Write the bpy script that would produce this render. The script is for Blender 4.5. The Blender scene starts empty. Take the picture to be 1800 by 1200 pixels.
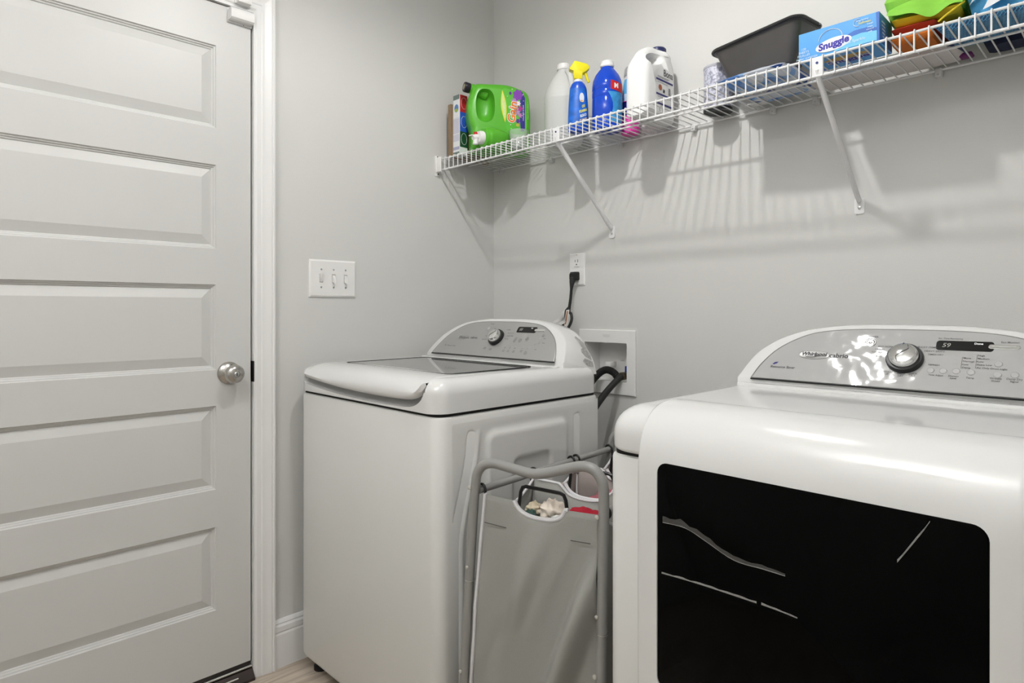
import bpy, bmesh, math, random
from mathutils import Vector, Matrix, noise
random.seed(7)
R = math.radians
SC = bpy.context.scene
COL = SC.collection

# ------------------------------------------------------------------ camera, world, light, exposure
cam_d = bpy.data.cameras.new('camera')
cam_d.sensor_fit = 'HORIZONTAL'; cam_d.sensor_width = 36.0
cam_d.lens = 36.0 * 1116.0 / 1800.0
cam_d.shift_y = -57.0 / 1800.0
cam_d.clip_start = 0.02
cam = bpy.data.objects.new('camera', cam_d); COL.objects.link(cam)
cam.location = (2.0, -1.865, 1.159)
cam.rotation_euler = (R(90), 0, R(45.357))
SC.camera = cam

world = bpy.data.worlds.new('world'); SC.world = world
world.use_nodes = True
world.node_tree.nodes['Background'].inputs[0].default_value = (1, 1, 1, 1)
world.node_tree.nodes['Background'].inputs[1].default_value = 0.15

SC.view_settings.view_transform = 'Standard'
SC.view_settings.look = 'None'
SC.view_settings.gamma = 1.0
SC.view_settings.use_curve_mapping = False
SC.view_settings.exposure = 0.14
LAMP_W = 32.0
FILL_W = 40.0

# ------------------------------------------------------------------ materials
MATS = {}
def mat(name, col, rough=0.5, metal=0.0, spec=0.5, coat=0.0, trans=0.0, alpha=1.0, emit=None, bump=None, var=None, ior=1.45, aniso=None, sub=0.0, coat_rough=0.05):
    if name in MATS: return MATS[name]
    m = bpy.data.materials.new(name); m.use_nodes = True
    nt = m.node_tree; b = nt.nodes['Principled BSDF']
    if len(col) == 3: col = (*col, 1)
    b.inputs['Base Color'].default_value = col
    b.inputs['Roughness'].default_value = rough
    b.inputs['Metallic'].default_value = metal
    b.inputs['Specular IOR Level'].default_value = spec
    b.inputs['Coat Weight'].default_value = coat
    b.inputs['Coat Roughness'].default_value = coat_rough
    b.inputs['Transmission Weight'].default_value = trans
    b.inputs['Alpha'].default_value = alpha
    b.inputs['IOR'].default_value = ior
    b.inputs['Subsurface Weight'].default_value = sub
    if emit:
        b.inputs['Emission Color'].default_value = (*emit[0], 1)
        b.inputs['Emission Strength'].default_value = emit[1]
    tc = None
    if bump or var:
        tc = nt.nodes.new('ShaderNodeTexCoord')
    if bump:      # (scale, strength, distance, detail)
        n = nt.nodes.new('ShaderNodeTexNoise'); n.inputs['Scale'].default_value = bump[0]
        n.inputs['Detail'].default_value = bump[3] if len(bump) > 3 else 3
        bp = nt.nodes.new('ShaderNodeBump'); bp.inputs['Strength'].default_value = bump[1]; bp.inputs['Distance'].default_value = bump[2]
        nt.links.new(tc.outputs['Object'], n.inputs['Vector'])
        nt.links.new(n.outputs['Fac'], bp.inputs['Height'])
        nt.links.new(bp.outputs['Normal'], b.inputs['Normal'])
    if var:       # (scale, amount) brightness variation of the surface itself
        n2 = nt.nodes.new('ShaderNodeTexNoise'); n2.inputs['Scale'].default_value = var[0]; n2.inputs['Detail'].default_value = 4
        mx = nt.nodes.new('ShaderNodeMix'); mx.data_type = 'RGBA'
        mx.inputs[6].default_value = tuple(c * (1 - var[1]) for c in col[:3]) + (1,)
        mx.inputs[7].default_value = tuple(min(1, c * (1 + var[1])) for c in col[:3]) + (1,)
        nt.links.new(tc.outputs['Object'], n2.inputs['Vector'])
        nt.links.new(n2.outputs['Fac'], mx.inputs[0])
        nt.links.new(mx.outputs[2], b.inputs['Base Color'])
    MATS[name] = m
    return m

WALL = mat('wall_paint', (.660, .657, .637), .6, bump=(260, .12, .002, 2), spec=.3)
CEIL = mat('ceiling_paint', (.80, .79, .77), .8, spec=.2, bump=(200, .1, .002))
TRIM = mat('trim_paint', (.80, .797, .788), .35, spec=.4)
DOORM = mat('door_paint', (.625, .624, .608), .38, spec=.4, bump=(420, .05, .0008))
ENAMEL = mat('white_enamel', (.725, .725, .715), .20, spec=.5, coat=.5)
CABWHITE = mat('cabinet_enamel', (.745, .746, .725), .28, spec=.5, coat=.25)
PLASTW = mat('white_plastic', (.82, .815, .80), .35, spec=.45)
BLACK = mat('black_plastic', (.010, .010, .011), .35)
RUBBER = mat('black_rubber', (.012, .012, .012), .55)
DARK = mat('dark_gap', (.008, .008, .008), .8)
SILVER = mat('silver_panel', (.44, .44, .43), .42, metal=.5, spec=.5)
FILM = mat('filmed_silver_panel', (.47, .47, .465), .07, metal=.15, spec=.45, bump=(22, .24, .012, 1.4))
BTN = mat('button_grey', (.40, .40, .395), .5, metal=.2)
CHROME = mat('chrome', (.78, .78, .77), .10, metal=1.0)
NICKEL = mat('brushed_nickel', (.50, .485, .46), .24, metal=1.0)
STEEL = mat('steel_screw', (.55, .55, .54), .3, metal=1.0)
WIRE = mat('white_coated_wire', (.80, .80, .80), .35, spec=.5)
INK = mat('grey_print', (.10, .10, .10), .6)
INKB = mat('dark_print', (.03, .03, .035), .6)
NAVY = mat('navy_print', (.02, .02, .16), .5)
WHITEPR = mat('white_print', (.85, .85, .85), .5)

# ------------------------------------------------------------------ mesh helpers
class MB:
    def __init__(s): s.v = []; s.f = []
    def add(s, vs, fs):
        o = len(s.v); s.v += [tuple(p) for p in vs]; s.f += [tuple(i + o for i in f) for f in fs]; return s
    def box(s, x0, x1, y0, y1, z0, z1):
        return s.add([(x0,y0,z0),(x1,y0,z0),(x1,y1,z0),(x0,y1,z0),(x0,y0,z1),(x1,y0,z1),(x1,y1,z1),(x0,y1,z1)],
                     [(0,3,2,1),(4,5,6,7),(0,1,5,4),(1,2,6,5),(2,3,7,6),(3,0,4,7)])
    def bbox(s, x0, x1, y0, y1, z0, z1, r=.003, seg=2, M=None):
        bm = bmesh.new()
        vs = [bm.verts.new(p) for p in [(x0,y0,z0),(x1,y0,z0),(x1,y1,z0),(x0,y1,z0),(x0,y0,z1),(x1,y0,z1),(x1,y1,z1),(x0,y1,z1)]]
        for f in [(0,3,2,1),(4,5,6,7),(0,1,5,4),(1,2,6,5),(2,3,7,6),(3,0,4,7)]: bm.faces.new([vs[i] for i in f])
        bmesh.ops.bevel(bm, geom=list(bm.edges), offset=r, segments=seg, profile=.5, affect='EDGES')
        bm.verts.index_update()
        pts = [(M @ v.co) if M else v.co.copy() for v in bm.verts]
        s.add(pts, [[v.index for v in f.verts] for f in bm.faces]); bm.free(); return s
    def loft(s, rings, cap0=True, cap1=True, closed=True):
        n = len(rings[0]); vs = [p for r in rings for p in r]; fs = []
        for i in range(len(rings) - 1):
            for j in range(n if closed else n - 1):
                k = (j + 1) % n
                fs.append((i*n+j, i*n+k, (i+1)*n+k, (i+1)*n+j))
        if cap0: fs.append(tuple(reversed(range(n))))
        if cap1: fs.append(tuple((len(rings)-1)*n + j for j in range(n)))
        return s.add(vs, fs)
    def lathe(s, prof, org=(0,0,0), axis='z', n=24, cap=True, M=None):
        rings = []
        for r, h in prof:
            ring = []
            for j in range(n):
                a = 2*math.pi*j/n; c, q = r*math.cos(a), r*math.sin(a)
                p = {'z': (c, q, h), 'x': (h, c, q), 'y': (q, h, c), '-y': (c, -h, q), '-x': (-h, q, c)}[axis]
                p = Vector(p)
                if M: p = M @ p
                ring.append(p + Vector(org))
            rings.append(ring)
        return s.loft(rings, cap, cap)
    def tube(s, pts, r, n=8, cap=True, flat=None):
        pts = [Vector(p) for p in pts]; rings = []; up = None
        for i, p in enumerate(pts):
            t = (pts[min(i+1, len(pts)-1)] - pts[max(i-1, 0)]).normalized()
            if up is None:
                up = Vector((0,0,1)) if abs(t.z) < .9 else Vector((1,0,0))
            up = (up - t*up.dot(t)).normalized(); sd = t.cross(up)
            rr = r[i] if isinstance(r, (list, tuple)) else r
            f = flat or 1.0
            rings.append([p + up*(rr*math.sin(2*math.pi*j/n)*f) + sd*(rr*math.cos(2*math.pi*j/n)) for j in range(n)])
        return s.loft(rings, cap, cap)
    def grid(s, fn, nu, nv):
        vs = [fn(i/nu, j/nv) for j in range(nv+1) for i in range(nu+1)]
        fs = [(j*(nu+1)+i, j*(nu+1)+i+1, (j+1)*(nu+1)+i+1, (j+1)*(nu+1)+i) for j in range(nv) for i in range(nu)]
        return s.add(vs, fs)
    def prism(s, outline, fn, t0, t1):
        # outline of 2-D points mapped by fn(p, q, t) at depths t0 and t1
        return s.loft([[fn(p, q, t0) for p, q in outline], [fn(p, q, t1) for p, q in outline]])

def smooth_path(pts, k=6, closed=False):
    P = [Vector(p) for p in pts]; n = len(P); out = []
    for i in range(n if closed else n-1):
        a = P[(i-1) % n] if closed or i > 0 else P[i]
        b, c = P[i % n], P[(i+1) % n]
        d = P[(i+2) % n] if closed or i+2 < n else P[(i+1) % n]
        for j in range(k):
            t = j/k
            out.append(.5*((2*b) + (c-a)*t + (2*a-5*b+4*c-d)*t*t + (3*b-a-3*c+d)*t**3))
    if not closed: out.append(P[-1])
    return out

def rrect(x0, x1, y0, y1, r, n=6):
    pts = []
    for cx, cy, a0 in ((x1-r, y1-r, 0), (x0+r, y1-r, 90), (x0+r, y0+r, 180), (x1-r, y0+r, 270)):
        for i in range(n+1):
            a = R(a0 + 90*i/n); pts.append((cx + r*math.cos(a), cy + r*math.sin(a)))
    return pts

def rslab(mb, x0, x1, y0, y1, z0, z1, rc, rt=.02, rb=0.0, n=6, seg=6):
    rings = []
    def ring(ins, z): return [(x, y, z) for x, y in rrect(x0+ins, x1-ins, y0+ins, y1-ins, max(rc-ins*.6, .002), n)]
    if rb > 0:
        for i in range(seg): a = R(90*i/seg); rings.append(ring(rb*(1-math.sin(a)), z0 + rb*(1-math.cos(a))))
        rings.append(ring(0, z0+rb))
    else: rings.append(ring(0, z0))
    rings.append(ring(0, z1-rt))
    for i in range(1, seg+1): a = R(90*i/seg); rings.append(ring(rt*(1-math.cos(a)), z1 - rt + rt*math.sin(a)))
    return mb.loft(rings)

ORG = {}
def org_of(o): return ORG.get(o.name, Vector((0,0,0)))
def finish(me, angle=35):
    me.validate(); me.update()
    bm = bmesh.new(); bm.from_mesh(me)
    bmesh.ops.recalc_face_normals(bm, faces=bm.faces); bm.to_mesh(me); bm.free()
    for p in me.polygons: p.use_smooth = True
    me.set_sharp_from_angle(angle=R(angle))
def obj(name, mb, m, parent=None, angle=35, label=None, kind=None, loc=None):
    o0 = org_of(parent) if parent else Vector(loc or (0,0,0))
    me = bpy.data.meshes.new(name)
    me.from_pydata([tuple(Vector(p) - o0) for p in mb.v], [], mb.f)
    finish(me, angle); me.materials.append(m)
    o = bpy.data.objects.new(name, me); COL.objects.link(o)
    if parent: o.parent = parent; ORG[o.name] = o0
    else: o.location = o0; ORG[o.name] = o0
    if label: o['label'] = label
    if kind: o['kind'] = kind
    return o
def thing(name, label, cat, loc=(0,0,0), group=None):
    o = bpy.data.objects.new(name, None); COL.objects.link(o); o.location = loc; o.empty_display_size = .05
    o['label'] = label; o['category'] = cat; ORG[o.name] = Vector(loc)
    if group: o['group'] = group
    return o
def struct_root(name, loc=(0,0,0)):
    o = bpy.data.objects.new(name, None); COL.objects.link(o); o.location = loc; o['kind'] = 'structure'; ORG[o.name] = Vector(loc)
    return o
def tag(o, label, cat, group=None):
    o['label'] = label; o['category'] = cat
    if group: o['group'] = group
    return o
def struct(name, mb, m, angle=35): return obj(name, mb, m, None, angle, kind='structure')

def text_mesh(body, size, align='CENTER', bold=0.0, shear=0.0):
    cu = bpy.data.curves.new('txt', 'FONT'); cu.body = body; cu.size = size; cu.align_x = align; cu.align_y = 'CENTER'
    cu.resolution_u = 3; cu.offset = bold; cu.shear = shear; cu.fill_mode = 'FRONT'
    o = bpy.data.objects.new('txt', cu); COL.objects.link(o)
    dg = bpy.context.evaluated_depsgraph_get()
    ev = o.evaluated_get(dg); me = ev.to_mesh()
    vs = [(v.co.x, v.co.y) for v in me.vertices]; fs = [tuple(p.vertices) for p in me.polygons]
    ev.to_mesh_clear(); bpy.data.objects.remove(o); bpy.data.curves.remove(cu)
    return vs, fs
def text(mb, body, size, fn, at=(0,0), align='CENTER', bold=0.0, rot=0.0, sx=1.0, shear=0.0):
    vs, fs = text_mesh(body, size, align, bold, shear); c, s_ = math.cos(R(rot)), math.sin(R(rot))
    mb.add([fn(at[0] + (x*sx*c - y*s_), at[1] + (x*sx*s_ + y*c)) for x, y in vs], fs); return mb
def poly(mb, pts, fn): return mb.add([fn(*p) for p in pts], [tuple(range(len(pts)))])
def ellipse(cx, cy, rx, ry, n=20, rot=0):
    c, s_ = math.cos(R(rot)), math.sin(R(rot))
    return [(cx + rx*math.cos(2*math.pi*i/n)*c - ry*math.sin(2*math.pi*i/n)*s_, cy + rx*math.cos(2*math.pi*i/n)*s_ + ry*math.sin(2*math.pi*i/n)*c) for i in range(n)]
def boolean(o, cutter_mb, op='DIFFERENCE'):
    cme = bpy.data.meshes.new('cut'); o0 = ORG[o.name]
    cme.from_pydata([tuple(Vector(p) - o0) for p in cutter_mb.v], [], cutter_mb.f); finish(cme)
    c = bpy.data.objects.new('cut', cme); COL.objects.link(c); c.location = o.location if not o.parent else o0
    md = o.modifiers.new('b', 'BOOLEAN'); md.operation = op; md.object = c; md.solver = 'EXACT'
    bpy.context.view_layer.update()
    dg = bpy.context.evaluated_depsgraph_get()
    me = bpy.data.meshes.new_from_object(o.evaluated_get(dg))
    o.modifiers.clear(); o.data = me; bpy.data.objects.remove(c); bpy.data.meshes.remove(cme)
    for p in me.polygons: p.use_smooth = True
    me.set_sharp_from_angle(angle=R(35))

# ------------------------------------------------------------------ room shell
RX, RY, RZ = 2.62, -3.0, 2.62
struct('wall_right', MB().box(RX, RX+.1, RY, 0, 0, RZ), WALL)
struct('wall_front', MB().box(0, RX, RY-.1, RY, 0, RZ), WALL)
struct('ceiling', MB().box(-.1, RX+.1, RY-.1, .12, RZ, RZ+.1), CEIL)
DY0, DY1, DZ1 = -1.992, -1.021, 2.112         # rough opening of the door in the left wall
w = MB(); w.box(-.1, 0, DY1, 0, 0, RZ); w.box(-.1, 0, RY, DY0, 0, RZ); w.box(-.1, 0, DY0, DY1, DZ1, RZ)
struct('wall_left', w, WALL)
OX0, OX1, OZ0, OZ1 = .503, .696, .898, 1.040   # hole for the washer outlet box
w = MB(); w.box(-.1, OX0, 0, .12, 0, RZ); w.box(OX1, RX+.1, 0, .12, 0, RZ); w.box(OX0, OX1, 0, .12, 0, OZ0); w.box(OX0, OX1, 0, .12, OZ1, RZ)
struct('wall_back', w, WALL)

# floor of pale wood-look planks, each plank a piece of the floor
def plank_material():
    m = bpy.data.materials.new('pale_wood_plank'); m.use_nodes = True; nt = m.node_tree; b = nt.nodes['Principled BSDF']
    b.inputs['Roughness'].default_value = .42
    tc = nt.nodes.new('ShaderNodeTexCoord'); mp = nt.nodes.new('ShaderNodeMapping'); mp.inputs['Scale'].default_value = (14, 1.1, 1)
    oi = nt.nodes.new('ShaderNodeObjectInfo'); ad = nt.nodes.new('ShaderNodeVectorMath'); ad.operation = 'ADD'
    ml = nt.nodes.new('ShaderNodeVectorMath'); ml.operation = 'SCALE'; ml.inputs['Scale'].default_value = 30
    cb = nt.nodes.new('ShaderNodeCombineXYZ')
    nt.links.new(oi.outputs['Random'], cb.inputs[0]); nt.links.new(oi.outputs['Random'], cb.inputs[1]); nt.links.new(cb.outputs[0], ml.inputs[0])
    nt.links.new(tc.outputs['Object'], mp.inputs['Vector']); nt.links.new(mp.outputs[0], ad.inputs[0]); nt.links.new(ml.outputs[0], ad.inputs[1])
    n = nt.nodes.new('ShaderNodeTexNoise'); n.inputs['Scale'].default_value = 2.2; n.inputs['Detail'].default_value = 8; n.inputs['Distortion'].default_value = .8
    nt.links.new(ad.outputs[0], n.inputs['Vector'])
    cr = nt.nodes.new('ShaderNodeValToRGB'); e = cr.color_ramp
    e.elements[0].position = .3; e.elements[0].color = (.26, .20, .145, 1); e.elements[1].position = .62; e.elements[1].color = (.62, .54, .45, 1)
    nt.links.new(n.outputs['Fac'], cr.inputs[0]); nt.links.new(cr.outputs[0], b.inputs['Base Color'])
    return m
PLANK = plank_material()
fl = struct('floor', MB().box(-.1, RX+.1, RY-.1, .12, -.1, -.006), mat('floor_joint', (.10, .075, .055), .8))
pm = bpy.data.meshes.new('plank'); pmb = MB().bbox(.001, .1795, .0015, 1.1985, -.006, 0, .001, 1)
pm.from_pydata(pmb.v, [], pmb.f); finish(pm); pm.materials.append(PLANK)
pw = bpy.data.meshes.new('plank_end')
for i in range(15):
    x = -.06 + .18*i
    off = [0, .42, .83, .2, .62][i % 5]
    y = RY - off
    while y < 0:
        x0 = max(x, .012); x1 = min(x+.18, RX-.012); y0 = max(y, RY+.012); y1 = min(y+1.2, -.012)
        if x1 - x0 > .005 and y1 - y0 > .01:
            if x0 == x and x1 == x+.18 and y0 == y and y1 == y+1.2:
                o = bpy.data.objects.new('plank', pm); COL.objects.link(o); o.location = (x, y, 0); o.parent = fl
            else:
                o = obj('plank', MB().bbox(x0+.001, x1-.0005, y0+.0015, y1-.0015, -.006, 0, .001, 1), PLANK, fl)
        y += 1.2

# baseboards with a stepped and coved profile
def board(name, pa, pb, nrm):
    prof = [(0, 0), (.0145, 0), (.0145, .106), (.0115, .110), (.0105, .1125), (.0135, .116), (.013, .132), (.0085, .136), (.0075, .139), (.0095, .142), (.004, .152), (0, .153)]
    a, b, nv = Vector(pa), Vector(pb), Vector(nrm)
    struct(name, MB().loft([[a + nv*d + Vector((0,0,z)) for d, z in prof], [b + nv*d + Vector((0,0,z)) for d, z in prof]]), TRIM, 20)
board('baseboard_left', (0, -.9735, 0), (0, -.0005, 0), (1, 0, 0))
board('baseboard_back', (.021, 0, 0), (RX, 0, 0), (0, -1, 0))
board('baseboard_front', (0, RY, 0), (RX, RY, 0), (0, 1, 0))

# door casing and jamb
tr = struct_root('trim_1', (0, -1.5, 0))
CP = [(0, 0), (.0, .011), (.005, .0135), (.018, .0135), (.021, .0155), (.026, .016), (.030, .0155), (.042, .018), (.050, .020), (.053, .018), (.056, .0215), (.061, .0215), (.063, .017), (.063, 0)]
def casing(y0, sgn, ztop):
    return MB().loft([[(x, y0 + sgn*d, z if k == 0 else z + d) for d, x in CP] for k, z in ((0, 0.0), (1, ztop))])
ZC = 2.098
obj('casing', casing(-1.0365, 1, ZC), TRIM, tr, 20)
obj('casing', casing(-1.9765, -1, ZC), TRIM, tr, 20)
obj('head_casing', MB().loft([[(x, y + s*d, ZC + d) for d, x in CP] for y, s in ((-1.0365, 1), (-1.9765, -1))]), TRIM, tr, 20)
jb = MB(); jb.box(-.1, .0105, -1.041, -1.0215, 0, ZC); jb.box(-.1, .0105, -1.9915, -1.972, 0, ZC); jb.box(-.1, .0105, -1.972, -1.041, 2.0885, ZC+.013)
obj('jamb', jb, TRIM, tr)
st = MB(); st.box(-.06, -.0395, -1.054, -1.041, .053, 2.0885); st.box(-.06, -.0395, -1.972, -1.959, .053, 2.0885); st.box(-.06, -.0395, -1.959, -1.054, 2.076, 2.0885)
obj('door_stop', st, mat('weatherstrip', (.03, .028, .026), .7), tr)

# the five panel door
dr = struct_root('door_1', (0, -1.5, .053))
DYa, DYb = -1.9675, -1.0462
PY0, PY1 = -1.855, -1.1505
RZs = [(.0545, .2465), (.4985, .6122), (.8656, .9747), (1.2332, 1.3418), (1.5954, 1.7075), (1.9577, 2.0856)]
sl = MB(); sl.box(-.037, 0, DYa, PY0, .0545, 2.0856); sl.box(-.037, 0, PY1, DYb, .0545, 2.0856)
for a, b in RZs: sl.box(-.037, 0, PY0, PY1, a, b)
obj('door_slab', sl, DOORM, dr)
for i in range(5):
    z0, z1 = RZs[i][1], RZs[i+1][0]
    steps = [(0, -.0005), (.0025, -.0045), (.0055, -.0050), (.0075, -.0085), (.011, -.0095), (.013, -.0125), (.0405, -.0035), (.0415, -.0035)]
    rings = [[(x, PY0+d, z0+d), (x, PY1-d, z0+d), (x, PY1-d, z1-d), (x, PY0+d, z1-d)] for d, x in steps]
    mbp = MB().loft([[(-.034, PY0, z0), (-.034, PY1, z0), (-.034, PY1, z1), (-.034, PY0, z1)]] + rings)
    obj('panel', mbp, DOORM, dr, 8)
KY, KZ = -1.1135, .963
kn = obj('door_knob', MB().lathe([(.0345, 0), (.0345, .003), (.032, .0065), (.024, .012), (.017, .015), (.0125, .017), (.0115, .026), (.013, .029), (.021, .032), (.0265, .037), (.0285, .045), (.0275, .053), (.0235, .0595), (.015, .0635), (.010, .0638), (.0095, .0622)], (0, KY, KZ), 'x', 32), NICKEL, dr, 50, label='brushed nickel privacy knob')
obj('lock_button', MB().lathe([(.0075, .058), (.0075, .0648), (.006, .066)], (0, KY, KZ), 'x', 20), STEEL, kn)
obj('button_slot', MB().box(.0655, .0663, KY-.0011, KY+.0011, KZ-.005, KZ+.005), BLACK, kn)
obj('rosette_screw', MB().lathe([(.003, .006), (.003, .0115), (.002, .0122)], (0, KY+.004, KZ+.0235), 'x', 10), BLACK, kn)
obj('latch_plate', MB().box(-.034, .0008, -1.0464, -1.0448, KZ-.029, KZ+.03), mat('dark_bronze', (.02, .017, .015), .4, metal=.6), dr)
obj('strike_plate', MB().bbox(-.03, .0125, -1.0425, -1.0395, KZ-.032, KZ+.033, .0006, 1), mat('dark_bronze', (.02, .017, .015), .4, metal=.6), tr)
obj('door_sweep', MB().box(-.030, -.004, DYa, DYb, .041, .0545), mat('sweep_vinyl', (.03, .025, .024), .6), dr)
th = thing('threshold', 'dark brown metal threshold with bright strips under the white door', 'threshold', (-.03, -1.5, 0))
obj('sill', MB().loft([[(-.1, y, 0), (.024, y, 0), (.024, y, .008), (.004, y, .030), (-.1, y, .036)] for y in (-1.9715, -1.0415)]), mat('bronze_sill', (.035, .024, .022), .45, metal=.3, var=(40, .5)), th)
obj('bright_strip', MB().bbox(-.004, .003, -1.971, -1.0425, .0345, .040, .001, 1), mat('strip_aluminium', (.6, .6, .58), .35, metal=.8), th)
obj('bright_strip', MB().bbox(.0145, .0185, -1.971, -1.09, .0185, .0235, .001, 1), mat('strip_aluminium', (.6, .6, .58), .35, metal=.8), th)

# contact sensor on the door and its magnet on the head casing
sn = thing('door_sensor', 'white contact sensor box stuck on the top corner of the door', 'sensor', (0, -1.077, 2.045))
prof = [(0, 2.046), (.022, 2.046), (.028, 2.050), (.030, 2.060), (.028, 2.074), (.022, 2.0815), (0, 2.0815)]
obj('housing', MB().loft([[(x, y, z) for x, z in prof] for y in (-1.116, -1.0455)]), PLASTW, sn, 20)
obj('base_plate', MB().box(0, .004, -1.118, -1.0446, 2.040, 2.0845), TRIM, sn)
obj('screw', MB().lathe([(.0012, .0), (.0012, .0045)], (0, -1.07, 2.042), 'x', 8), BLACK, sn)
sg = thing('sensor_magnet', 'white magnet block fixed to the head casing above the sensor', 'sensor', (.018, -1.075, 2.10))
obj('magnet_body', MB().bbox(.0125, .036, -1.098, -1.056, 2.099, 2.116, .003, 2), PLASTW, sg)
obj('magnet_mount', MB().bbox(.0125, .020, -1.102, -1.052, 2.0985, 2.1185, .001, 1), TRIM, sg)

# ------------------------------------------------------------------ ceiling lamp (source of the shelf shadows)
cl = thing('ceiling_lamp', 'small round ceiling lamp hanging above washer and dryer', 'lamp', (1.13, -.96, RZ))
obj('canopy', MB().lathe([(.09, RZ), (.09, RZ-.012), (.075, RZ-.03), (.05, RZ-.085), (.045, RZ-.085)], (1.13, -.96, 0), 'z', 28), PLASTW, cl)
ld = bpy.data.lights.new('bulb_light', 'SPOT'); ld.spot_size = R(176); ld.spot_blend = .48; ld.shadow_soft_size = .030; ld.energy = LAMP_W; ld.color = (1.0, .985, .965)
lo = bpy.data.objects.new('bulb_light', ld); COL.objects.link(lo); lo.location = (1.13, -.96, 2.505)
# added fill light out of view: uplight bowl behind the camera, aimed at the ceiling
cl2 = thing('fill_pendant', 'added white bowl uplight filling the room from behind the viewer', 'lamp', (1.45, -2.35, RZ))
obj('added_bowl', MB().lathe([(.03, 2.10), (.12, 2.125), (.19, 2.17), (.215, 2.215), (.211, 2.215), (.186, 2.175), (.118, 2.131), (.03, 2.106)], (1.45, -2.35, 0), 'z', 32), PLASTW, cl2, 50)
obj('added_stem', MB().tube([(1.45, -2.35, 2.10), (1.45, -2.35, RZ)], .006, 10), PLASTW, cl2)
obj('canopy', MB().lathe([(.06, RZ), (.06, RZ-.012), (.04, RZ-.022)], (1.45, -2.35, 0), 'z', 24), PLASTW, cl2)
ld = bpy.data.lights.new('fill_light', 'AREA'); ld.shape = 'DISK'; ld.size = .38; ld.energy = FILL_W; ld.color = (.985, .99, 1.0)
lo = bpy.data.objects.new('fill_light', ld); COL.objects.link(lo); lo.location = (1.45, -2.35, 2.212); lo.rotation_euler = (math.pi, 0, 0)

# ------------------------------------------------------------------ light switch
sw = thing('light_switch', 'white three gang toggle switch plate on the wall beside the door', 'switch', (0, -.7635, 1.1995))
def plate(y0, y1, z0, z1, t):
    return [[(0, *p) for p in ((y0, z0), (y1, z0), (y1, z1), (y0, z1))], [(t*.5, *p) for p in ((y0, z0), (y1, z0), (y1, z1), (y0, z1))],
            [(t, *p) for p in ((y0+.006, z0+.006), (y1-.006, z0+.006), (y1-.006, z1-.006), (y0+.006, z1-.006))]]
obj('plate', MB().loft(plate(-.8522, -.675, 1.1995, 1.3275, .007)), PLASTW, sw, 10)
for k, ty in enumerate((-.8087, -.7625, -.7165)):
    tg = obj('toggle', MB().loft([[(.007, ty-.0048, 1.2515), (.007, ty+.0048, 1.2515), (.007, ty+.0048, 1.2765), (.007, ty-.0048, 1.2765)],
        [(.019, ty-.004, 1.2745 if k == 0 else 1.2465), (.019, ty+.004, 1.2745 if k == 0 else 1.2465), (.018, ty+.004, 1.285 if k == 0 else 1.257), (.018, ty-.004, 1.285 if k == 0 else 1.257)]]), PLASTW, sw)
    obj('toggle_collar', MB().bbox(.0065, .0078, ty-.0065, ty+.0065, 1.249, 1.279, .0004, 1), mat('collar_grey', (.45, .44, .43), .6), sw)  # mid grey collar around each toggle
    for z in (1.2945, 1.2335):
        obj('screw', MB().lathe([(.0032, .0068), (.003, .0082), (.001, .0088)], (0, ty, z), 'x', 12), STEEL, sw)

# ------------------------------------------------------------------ wall outlet and power cord
ot = thing('wall_outlet', 'white duplex outlet plate on the wall behind the washer', 'outlet', (.465, 0, 1.2484))
def bplate(x0, x1, z0, z1, t, b=.005):
    return [[(p, 0, q) for p, q in ((x0, z0), (x1, z0), (x1, z1), (x0, z1))], [(p, -t*.5, q) for p, q in ((x0, z0), (x1, z0), (x1, z1), (x0, z1))],
            [(p, -t, q) for p, q in ((x0+b, z0+b), (x1-b, z0+b), (x1-b, z1-b), (x0+b, z1-b))]]
obj('plate', MB().loft(bplate(.428, .5035, 1.2475, 1.370, .0065)), PLASTW, ot, 10)
for zc in (1.3375, 1.2815):
    rc = obj('receptacle', MB().loft([[(x, -y, z) for x, z in rrect(.449, .4825, zc-.0225, zc+.0225, .006)] for y in (.0055, .0078)]), PLASTW, ot)
    for dx, hh in ((-.0065, .0045), (.0065, .0055)):
        obj('slot', MB().box(.4658+dx-.0011, .4658+dx+.0011, -.0081, -.0074, zc+.003-hh, zc+.003+hh), BLACK, rc)
    obj('ground_hole', MB().lathe([(.0027, .0074), (.0027, .0081)], (.4658, 0, zc-.0105), '-y', 12), BLACK, rc)
    obj('reset_mark', MB().box(.4555, .4765, -.0081, -.0077, zc-.0195, zc-.0185), INK, rc)
for z in (1.3635, 1.2545): obj('screw', MB().lathe([(.0028, .006), (.0025, .0075)], (.4658, 0, z), '-y', 10), STEEL, ot)
pc = thing('power_cord', 'black power cord with warning tag plugged into the wall outlet', 'cord', (.466, -.03, 1.25))
obj('plug', MB().loft([[(.4655 + dx*w_, -y, z + .5*(y-.02)*0 + dz*h_) for dx, dz in rrect(-1, 1, -1, 1, .4, 3)] for y, w_, h_, z in ((.0082, .0155, .0165, 1.283), (.028, .0155, .0165, 1.282), (.036, .011, .012, 1.280))]), RUBBER, pc)
obj('plug_neck', MB().tube([(.4655, -.026, 1.275), (.465, -.032, 1.262), (.464, -.034, 1.247), (.463, -.034, 1.232)], [.013, .011, .0075, .0055], 10), RUBBER, pc)
obj('cable', MB().tube(smooth_path([(.463, -.034, 1.235), (.461, -.036, 1.20), (.458, -.04, 1.165), (.466, -.05, 1.148), (.484, -.06, 1.14), (.489, -.065, 1.115), (.477, -.075, 1.085), (.455, -.09, 1.062), (.44, -.12, 1.02), (.44, -.15, .94), (.44, -.2, .84), (.44, -.262, .78)]), .0055, 8), RUBBER, pc)
obj('cable_loop', MB().tube(smooth_path([(.458, -.042, 1.165), (.449, -.05, 1.15), (.447, -.058, 1.12), (.452, -.07, 1.09), (.46, -.085, 1.064)]), .005, 8), RUBBER, pc)
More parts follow.
